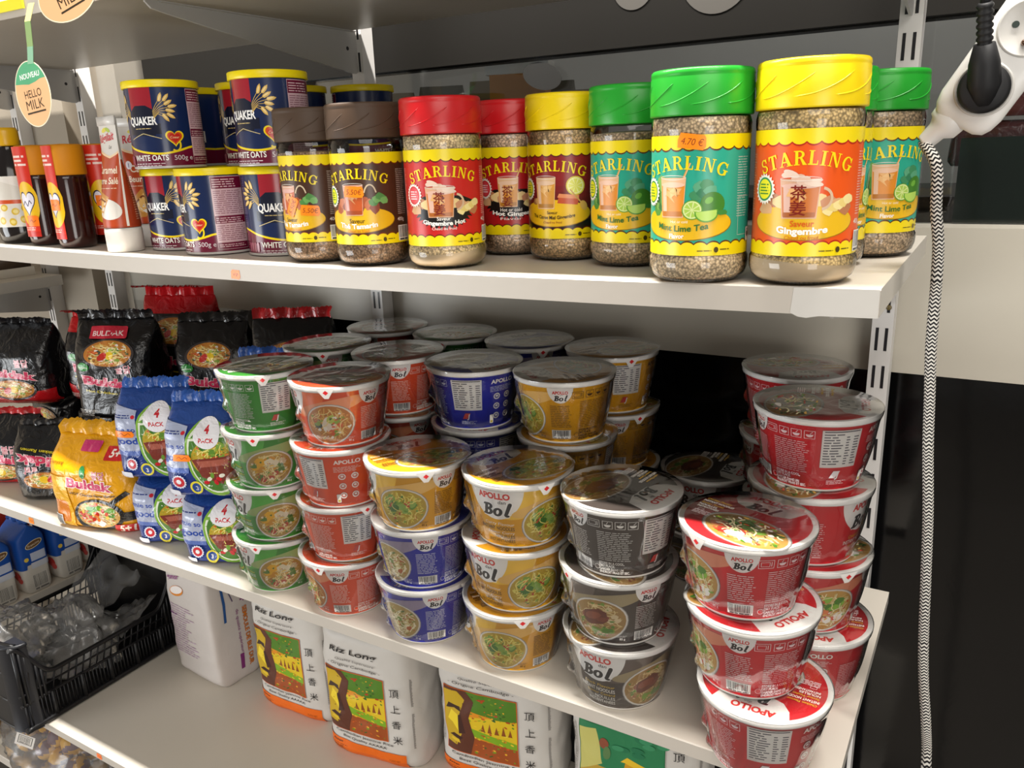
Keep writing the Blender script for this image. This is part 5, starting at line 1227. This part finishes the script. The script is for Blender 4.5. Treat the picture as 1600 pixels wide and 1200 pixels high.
for sx in (-1, 1):
    for sy in (-1, 1):
        mb = MB(); cx, cy = sx*(hx-.036), sy*(hy-.032); n = 16; sec = []
        for k in range(n+1): t = pi/2*k/n; sec.append((cx+sx*.040*cos(t), cy+sy*.036*sin(t)))
        zs = [0, .006, .062, .066, .128, .132, .188, .192]; off = [.004, 0, 0, .003, 0, .003, 0, .003]
        rows = []
        for z, q in zip(zs, off): rows.append([mb.vert((cx+(x-cx)*(1+q*12), cy+(y-cy)*(1+q*12), z)) for x, y in sec])
        for A, B in zip(rows, rows[1:]):
            for k in range(n): mb.face((A[k], A[k+1], B[k+1], B[k]) if sx*sy > 0 else (A[k+1], A[k], B[k], B[k+1]), '#1a1b20')
        c = mb.vert((cx, cy, .192)); 
        for k in range(n): mb.face((rows[-1][k], rows[-1][k+1], c), '#24262e', False)
        mb.tube([((x-cx)*1.02+cx, (y-cy)*1.02+cy, .190) for x, y in sec], .004, '#1a1b20', 6)
        mb.build('corner_post', M_crate, o)
mb = MB(); mb.box(-hx+.002, hx-.002, -hy+.002, hy-.002, .001, .006, K); mb.build('base', M_crate, o)
def crumple(name, lab, loc, sx, sy, sz, seed, m, col='#ffffff', grp=None, nu=60, nv=30, amp=.34, f=2.6):
    mb = MB(); sd = Vector((seed*2.1, seed*.7, seed))
    def fn(u, v):
        a = 2*pi*u; t = -pi/2+pi*v; p = Vector((cos(t)*cos(a), cos(t)*sin(a), sin(t)))
        k = 1+amp*(noise.noise(p*f+sd)+.55*noise.noise(p*f*2.6+sd)); q = p*k
        return (q.x*sx, q.y*sy, max(-.55, q.z)*sz+.55*sz)
    mb.grid(fn, nu, nv, col, True)
    o = mb.build(name, m); o.location = loc
    tag(o, lab, 'plastic bag', grp); return o
g = 'empty film bags in the crate'
crumple('film_bag', 'crumpled clear film bag at the near end of the black crate', (-1.625, .040, ZB+.105), .085, .075, .055, 71, M_poly, grp=g)
crumple('film_bag', 'crumpled clear film bag in the middle of the black crate', (-1.610, .150, ZB+.02), .10, .085, .085, 72, M_poly, grp=g)
mb = MB()
def fb(u, v): 
    x = -.075+.13*u; y = -.07+.15*v; return (x+.02*noise.noise(Vector((u*3, v*3, 4))), y, .06+.10*v*(1-.5*u)+.018*noise.noise(Vector((u*5, v*5, 1))))
mb.grid(fb, 30, 30, '#ffffff'); I0 = len(mb.v)
o2 = mb.build('film_bag', M_poly); o2.location = (-1.64, .24, ZB+.03); tag(o2, 'flat clear film bag sticking up at the far end of the black crate', 'plastic bag', g)
mb = MB(); mb.grid(lambda u, v: (-.05+.12*u, -.05+.10*v, .03+.06*v*u+.012*noise.noise(Vector((u*6, v*5, 8)))), 28, 24, '#ffffff'); o2 = mb.build('film_bag', M_poly); o2.location = (-1.56, .245, ZB+.045); tag(o2, 'flat clear film bag leaning on the far right corner of the black crate', 'plastic bag', g)
# below the lowest shelf
board('plinth_board', 'low plinth board near the floor under the lowest shelf', -2.4, -.9, .0, .408, UP-1.14, .02)
R = random.Random(4)
roots = [(-1.60, .052, 0), (-1.545, .048, 0), (-1.575, .10, 0), (-1.515, .10, 0), (-1.64, .105, 0), (-1.485, .045, 0), (-1.665, .048, 0), (-1.56, .062, .045), (-1.51, .062, .044), (-1.62, .075, .046)]
for i, (x, y, z) in enumerate(roots):
    mb = MB(); sd = Vector((i*3.1, 1, 2)); purple = i % 3 == 0
    def fn(u, v):
        a = 2*pi*u; t = -pi/2+pi*v; p = Vector((cos(t)*cos(a), cos(t)*sin(a), sin(t))); k = .026*(1+.16*noise.noise(p*1.8+sd))
        return (p.x*k, p.y*k, p.z*k*.9+.0245)
    mb.grid(fn, 24, 14, lambda u, v: '#6a4a52' if (noise.noise(Vector((u*4, v*4, i*2.3))) > (.05 if purple else .25)) else '#c8962a', True)
    o = mb.build('root_vegetable', M_veg); o.location = (x, y, UP-1.1395+z*1.0); o.rotation_euler = (0, 0, i*1.7)
    tag(o, 'yellow and purple root vegetable in the clear bag under the black crate', 'vegetable', 'root vegetables in the clear bag')
crumple('produce_bag', 'clear bag holding yellow and purple roots, under the black crate', (-1.575, .078, UP-1.1395), .165, .10, .085, 77, M_poly, amp=.18)
crumple('sack', 'crumpled tan plastic sack at the lower left corner of the photo', (-1.87, .035, UP-1.1395), .085, .10, .10, 78, M_bag, '#8a6a38', amp=.3)
a = Art(); a.rect(-19, -17, 19, 17, '#dcd6d0'); a.rect(-14, -10, 15, 14, '#1b1a1c'); a.rect(-12.6, -8.6, 13.6, 12.6, '#d8d2ca'); a.bars(-12, -8, 13, 12, 6, '#d8d2ca', '#56534f')
mb = MB(); S = in_plane((0, 0, 0), (.75, .45, -.45), (.45, .1, .9)); lay(mb, S, a, 6e-4)
q = [mb.vert(S(u, v, 0)[0]) for u, v in ((-19, -17), (19, -17), (19, 17), (-19, 17))]; q2 = [mb.vert(S(u, v, .0005)[0]) for u, v in ((-19, -17), (19, -17), (19, 17), (-19, 17))]
mb.face(q[::-1], '#dcd6d0', False); mb.face(q2, '#dcd6d0', False)
for k in range(4): mb.face((q[k], q[(k+1) % 4], q2[(k+1) % 4], q2[k]), '#dcd6d0', False)
o = mb.build('barcode_label', M_label); o.location = (-1.508, -.030, UP-.998); tag(o, 'white barcode label hanging below the near corner of the black crate', 'label')
# ------------------------------------------------------------------ power strip, plug and braided cord at the right
ax = Vector((.514, .0, .858)).normalized(); nrm = (Vector((CAMXY[0], CAMXY[1], UP+.1131))-Vector((.05, .1, UP+.15))); nrm = (nrm-ax*nrm.dot(ax)).normalized(); sd = ax.cross(nrm)*-1
org = Vector((.0362, .10, UP+.1241))                   # middle of the strip's lower end
MX = Matrix((( sd.x, ax.x, nrm.x, org.x), (sd.y, ax.y, nrm.y, org.y), (sd.z, ax.z, nrm.z, org.z), (0, 0, 0, 1)))
if MX.to_3x3().determinant() < 0: MX = Matrix(((-sd.x, ax.x, nrm.x, org.x), (-sd.y, ax.y, nrm.y, org.y), (-sd.z, ax.z, nrm.z, org.z), (0, 0, 0, 1)))
o = thing('power_strip', 'white multi-socket power strip hanging tilted at the upper right', 'power strip')
o.matrix_world = MX
WH = '#eeece8'; hw, hd, LN = .0265, .018, .30
mb = MB(); n = 40; rows = []
def sec(s, y, z0=0): 
    out = []
    for k in range(n):
        a = 2*pi*k/n; c, q = cos(a), sin(a); out.append((s*hw*math.copysign(abs(c)**.45, c), y, z0+s*hd*math.copysign(abs(q)**.45, q)-hd))
    return out
for s, y in ((.55, -.004), (.80, -.001), (.93, .005), (1, .014), (1, .05), (1, LN-.01), (.9, LN)): rows.append([mb.vert(p) for p in sec(s, y)])
for A, B in zip(rows, rows[1:]):
    for k in range(n): mb.face((A[k], B[k], B[(k+1) % n], A[(k+1) % n]), WH)
mb.face(tuple(rows[0]), WH); mb.face(tuple(reversed(rows[-1])), WH); mb.build('housing', M_plast, o)
for i in range(5):
    y = .0284+i*.05; mb = MB()
    mb.lathe([(.0215, .0002), (.0205, .0012), (.0197, .0010), (.0190, .0004), (.002, .0003)], '#cfccc6', 40, cx=0, cy=y, cap0=False)
    s = mb.build('socket', M_plast, o)
    if i:
        for dx in (-.0095, .0095):
            m2 = MB(); m2.lathe([(.0026, .0004), (.0026, .0009)], '#33403a', 12, cx=dx*cos(.2), cy=y+dx*sin(.2)); m2.build('pin_hole', M_matte, s)
        m2 = MB(); m2.lathe([(.0024, .0004), (.0024, .006), (.0016, .008), (.0002, .0082)], '#8a6a58', 12, cx=.004, cy=y-.010); m2.build('earth_pin', mat('brass_pin', .3, .6, None, 0, 1), s)
bx = -.008 if (MX.to_3x3() @ Vector((1, 0, 0))).x > 0 else .008
mb = MB(); mb.tube([(bx, .004, -hd), (bx, -.005, -hd), (bx, -.010, -hd), (bx*1.3, -.0145, -hd), (bx*1.6, -.026, -hd), (bx*1.7, -.028, -hd)], [.0145, .0145, .0125, .0085, .0072, .0062], WH, 24); mb.build('cord_boot', M_plast, o)
# plug
o = thing('mains_plug', 'black angled mains plug in the lowest socket of the white strip', 'plug'); o.matrix_world = MX @ Matrix.Translation((0, .0284, .0008))
mb = MB(); mb.lathe([(.0186, 0), (.019, .001), (.0186, .013), (.016, .016), (.002, .0165)], '#121214', 40); mb.build('plug_face', M_matte, o)
up = MX.to_3x3().inverted() @ Vector((-.10, .02, 1)); up.z = .25; up = up.normalized()
mb = MB(); st = Vector((0, 0, .012)); P = [st-up*.012+Vector((0, 0, 0)), st+up*.004, st+up*.02, st+up*.034]; mb.tube(P, [.008, .0125, .0110, .0075], '#151517', 20); mb.build('plug_body', M_matte, o)
mb = MB(); P = []; rr = []
for k in range(22): P.append(st+up*(.030+.0016*k)); rr.append(.0060 if k % 3 else .0047)
mb.tube(P, rr, '#151517', 16); mb.build('strain_relief', M_matte, o)
we = (MX @ Matrix.Translation((0, .0284, .0008))) @ (st+up*.062)
inv = (MX @ Matrix.Translation((0, .0284, .0008))).inverted()
mb = MB(); mb.tube([inv @ p for p in (we, we+Vector((-.001, .002, .03)), we+Vector((-.0015, .004, .09)), we+Vector((.0, .006, .30)), we+Vector((.002, .006, .55)))], .0036, '#111113', 12); mb.build('cable', M_matte, o)
# braided cord from the strip down to the floor
w0 = MX @ Vector((bx*1.7, -.027, -hd))
ctl = [w0]+[Vector((x, .1, UP+z)) for x, z in ((0.0228, 0.0889), (0.0261, 0.0535), (0.0305, 0.0250), (0.0323, -0.0080), (0.0337, -0.0650), (0.0371, -0.1120), (0.0405, -0.1606), (0.0465, -0.2233), (0.0510, -0.2889), (0.0555, -0.3575), (0.0600, -0.4038), (0.0666, -0.4513), (0.0714, -0.5009))]+[Vector((.080, .1, UP-.65)), Vector((.085, .11, UP-.95)), Vector((.09, .14, UP-1.2)), Vector((.10, .2, .008)), Vector((.3, .3, .006))]
path = []
for i in range(len(ctl)-1):
    p0, p1, p2, p3 = ctl[max(i-1, 0)], ctl[i], ctl[i+1], ctl[min(i+2, len(ctl)-1)]; L = (p2-p1).length; k = max(2, int(L/.00085))
    for j in range(k):
        t = j/k; path.append(.5*(2*p1+(p2-p0)*t+(2*p0-5*p1+4*p2-p3)*t*t+(3*p1-p0-3*p2+p3)*t**3))
mb = MB(); seg = 24; rows = []; prev = None
for k, p in enumerate(path):
    t = (path[min(k+1, len(path)-1)]-path[max(k-1, 0)]).normalized()
    x = Vector((1, 0, 0)) if prev is None else prev; x = (x-t*x.dot(t)).normalized(); prev = x; y = t.cross(x)
    rows.append([mb.vert(p+(x*cos(2*pi*j/seg)+y*sin(2*pi*j/seg))*.0047+t*(.0011*(1 if (j % 4) < 2 else -1)*(1 if j % 2 == 0 else .0))) for j in range(seg)])
for k in range(len(rows)-1):
    for j in range(seg): mb.face((rows[k][j], rows[k][(j+1) % seg], rows[k+1][(j+1) % seg], rows[k+1][j]), '#d8d4cc' if (k//2) % 2 else '#1b1a1c')
o = mb.build('braided_cord', M_cloth); tag(o, 'black and white zigzag braided cord hanging from the power strip', 'power cord')
# ------------------------------------------------------------------ things beyond the upper window pane
slab('trim_6', -2.4, .35, .80, 1.25, UP-.1, UP+.02, '#3a342e', M_matte)
for i, (x, y, w, h, rz) in enumerate([(-1.20, .92, .11, .235, .3), (-1.08, .95, .11, .245, .3), (-.96, .98, .11, .25, .3), (-.82, 1.0, .11, .24, .3), (-.72, .96, .10, .215, .25)]):
    mb = MB(); P, _ = Ssurf(w, .08, h, 6, .004, i+80, .75, 'front'); mb.grid(lambda u, v: P(2*pi*u, v), 40, 16, ['#6a5c46', '#4f4a38', '#77664a', '#5a523e', '#83704e'][i], True)
    o = mb.build('paper_bag', M_sack); o.location = (x, y, UP+.021); o.rotation_euler.z = rz
    tag(o, 'brown paper bag beyond the window pane, %s of the row of five' % ('first from the left', 'second from the left', 'third from the left', 'fourth from the left', 'rightmost and smallest')[i], 'paper bag', 'paper bags beyond the window')
o = thing('food_tub', 'white-lidded orange tub on the bags beyond the window pane', 'tub', (-.84, .90, UP+.20), .3)
slab('trim_7', -.93, -.75, .86, .94, UP+.021, UP+.20, '#4a4236', M_matte)
mb = MB(); mb.box(-.06, .06, -.03, .03, 0, .07, '#d08a3a'); mb.build('tub', M_sack, o); mb = MB(); mb.box(-.068, .068, -.036, .036, .07, .095, '#e9e6e0'); mb.build('tub_lid', M_sack, o)
for i, (x, z, c, l) in enumerate([(.045, .075, '#5a1c1c', 'lower dark red pack beyond the pane behind the power strip'), (.05, .135, '#6e2a28', 'upper dark red pack beyond the pane behind the power strip')]):
    mb = MB(); P, _ = Ssurf(.2, .05, .055, 6, .003, i+90, .9, 'front'); mb.grid(lambda u, v: P(2*pi*u, v), 40, 10, c, True); mb.face(range(40), c) if False else None
    o = mb.build('pack', M_bag); o.location = (x+.06, .56, UP+z); tag(o, l, 'pack')
bpy.data.objects.remove(_to)
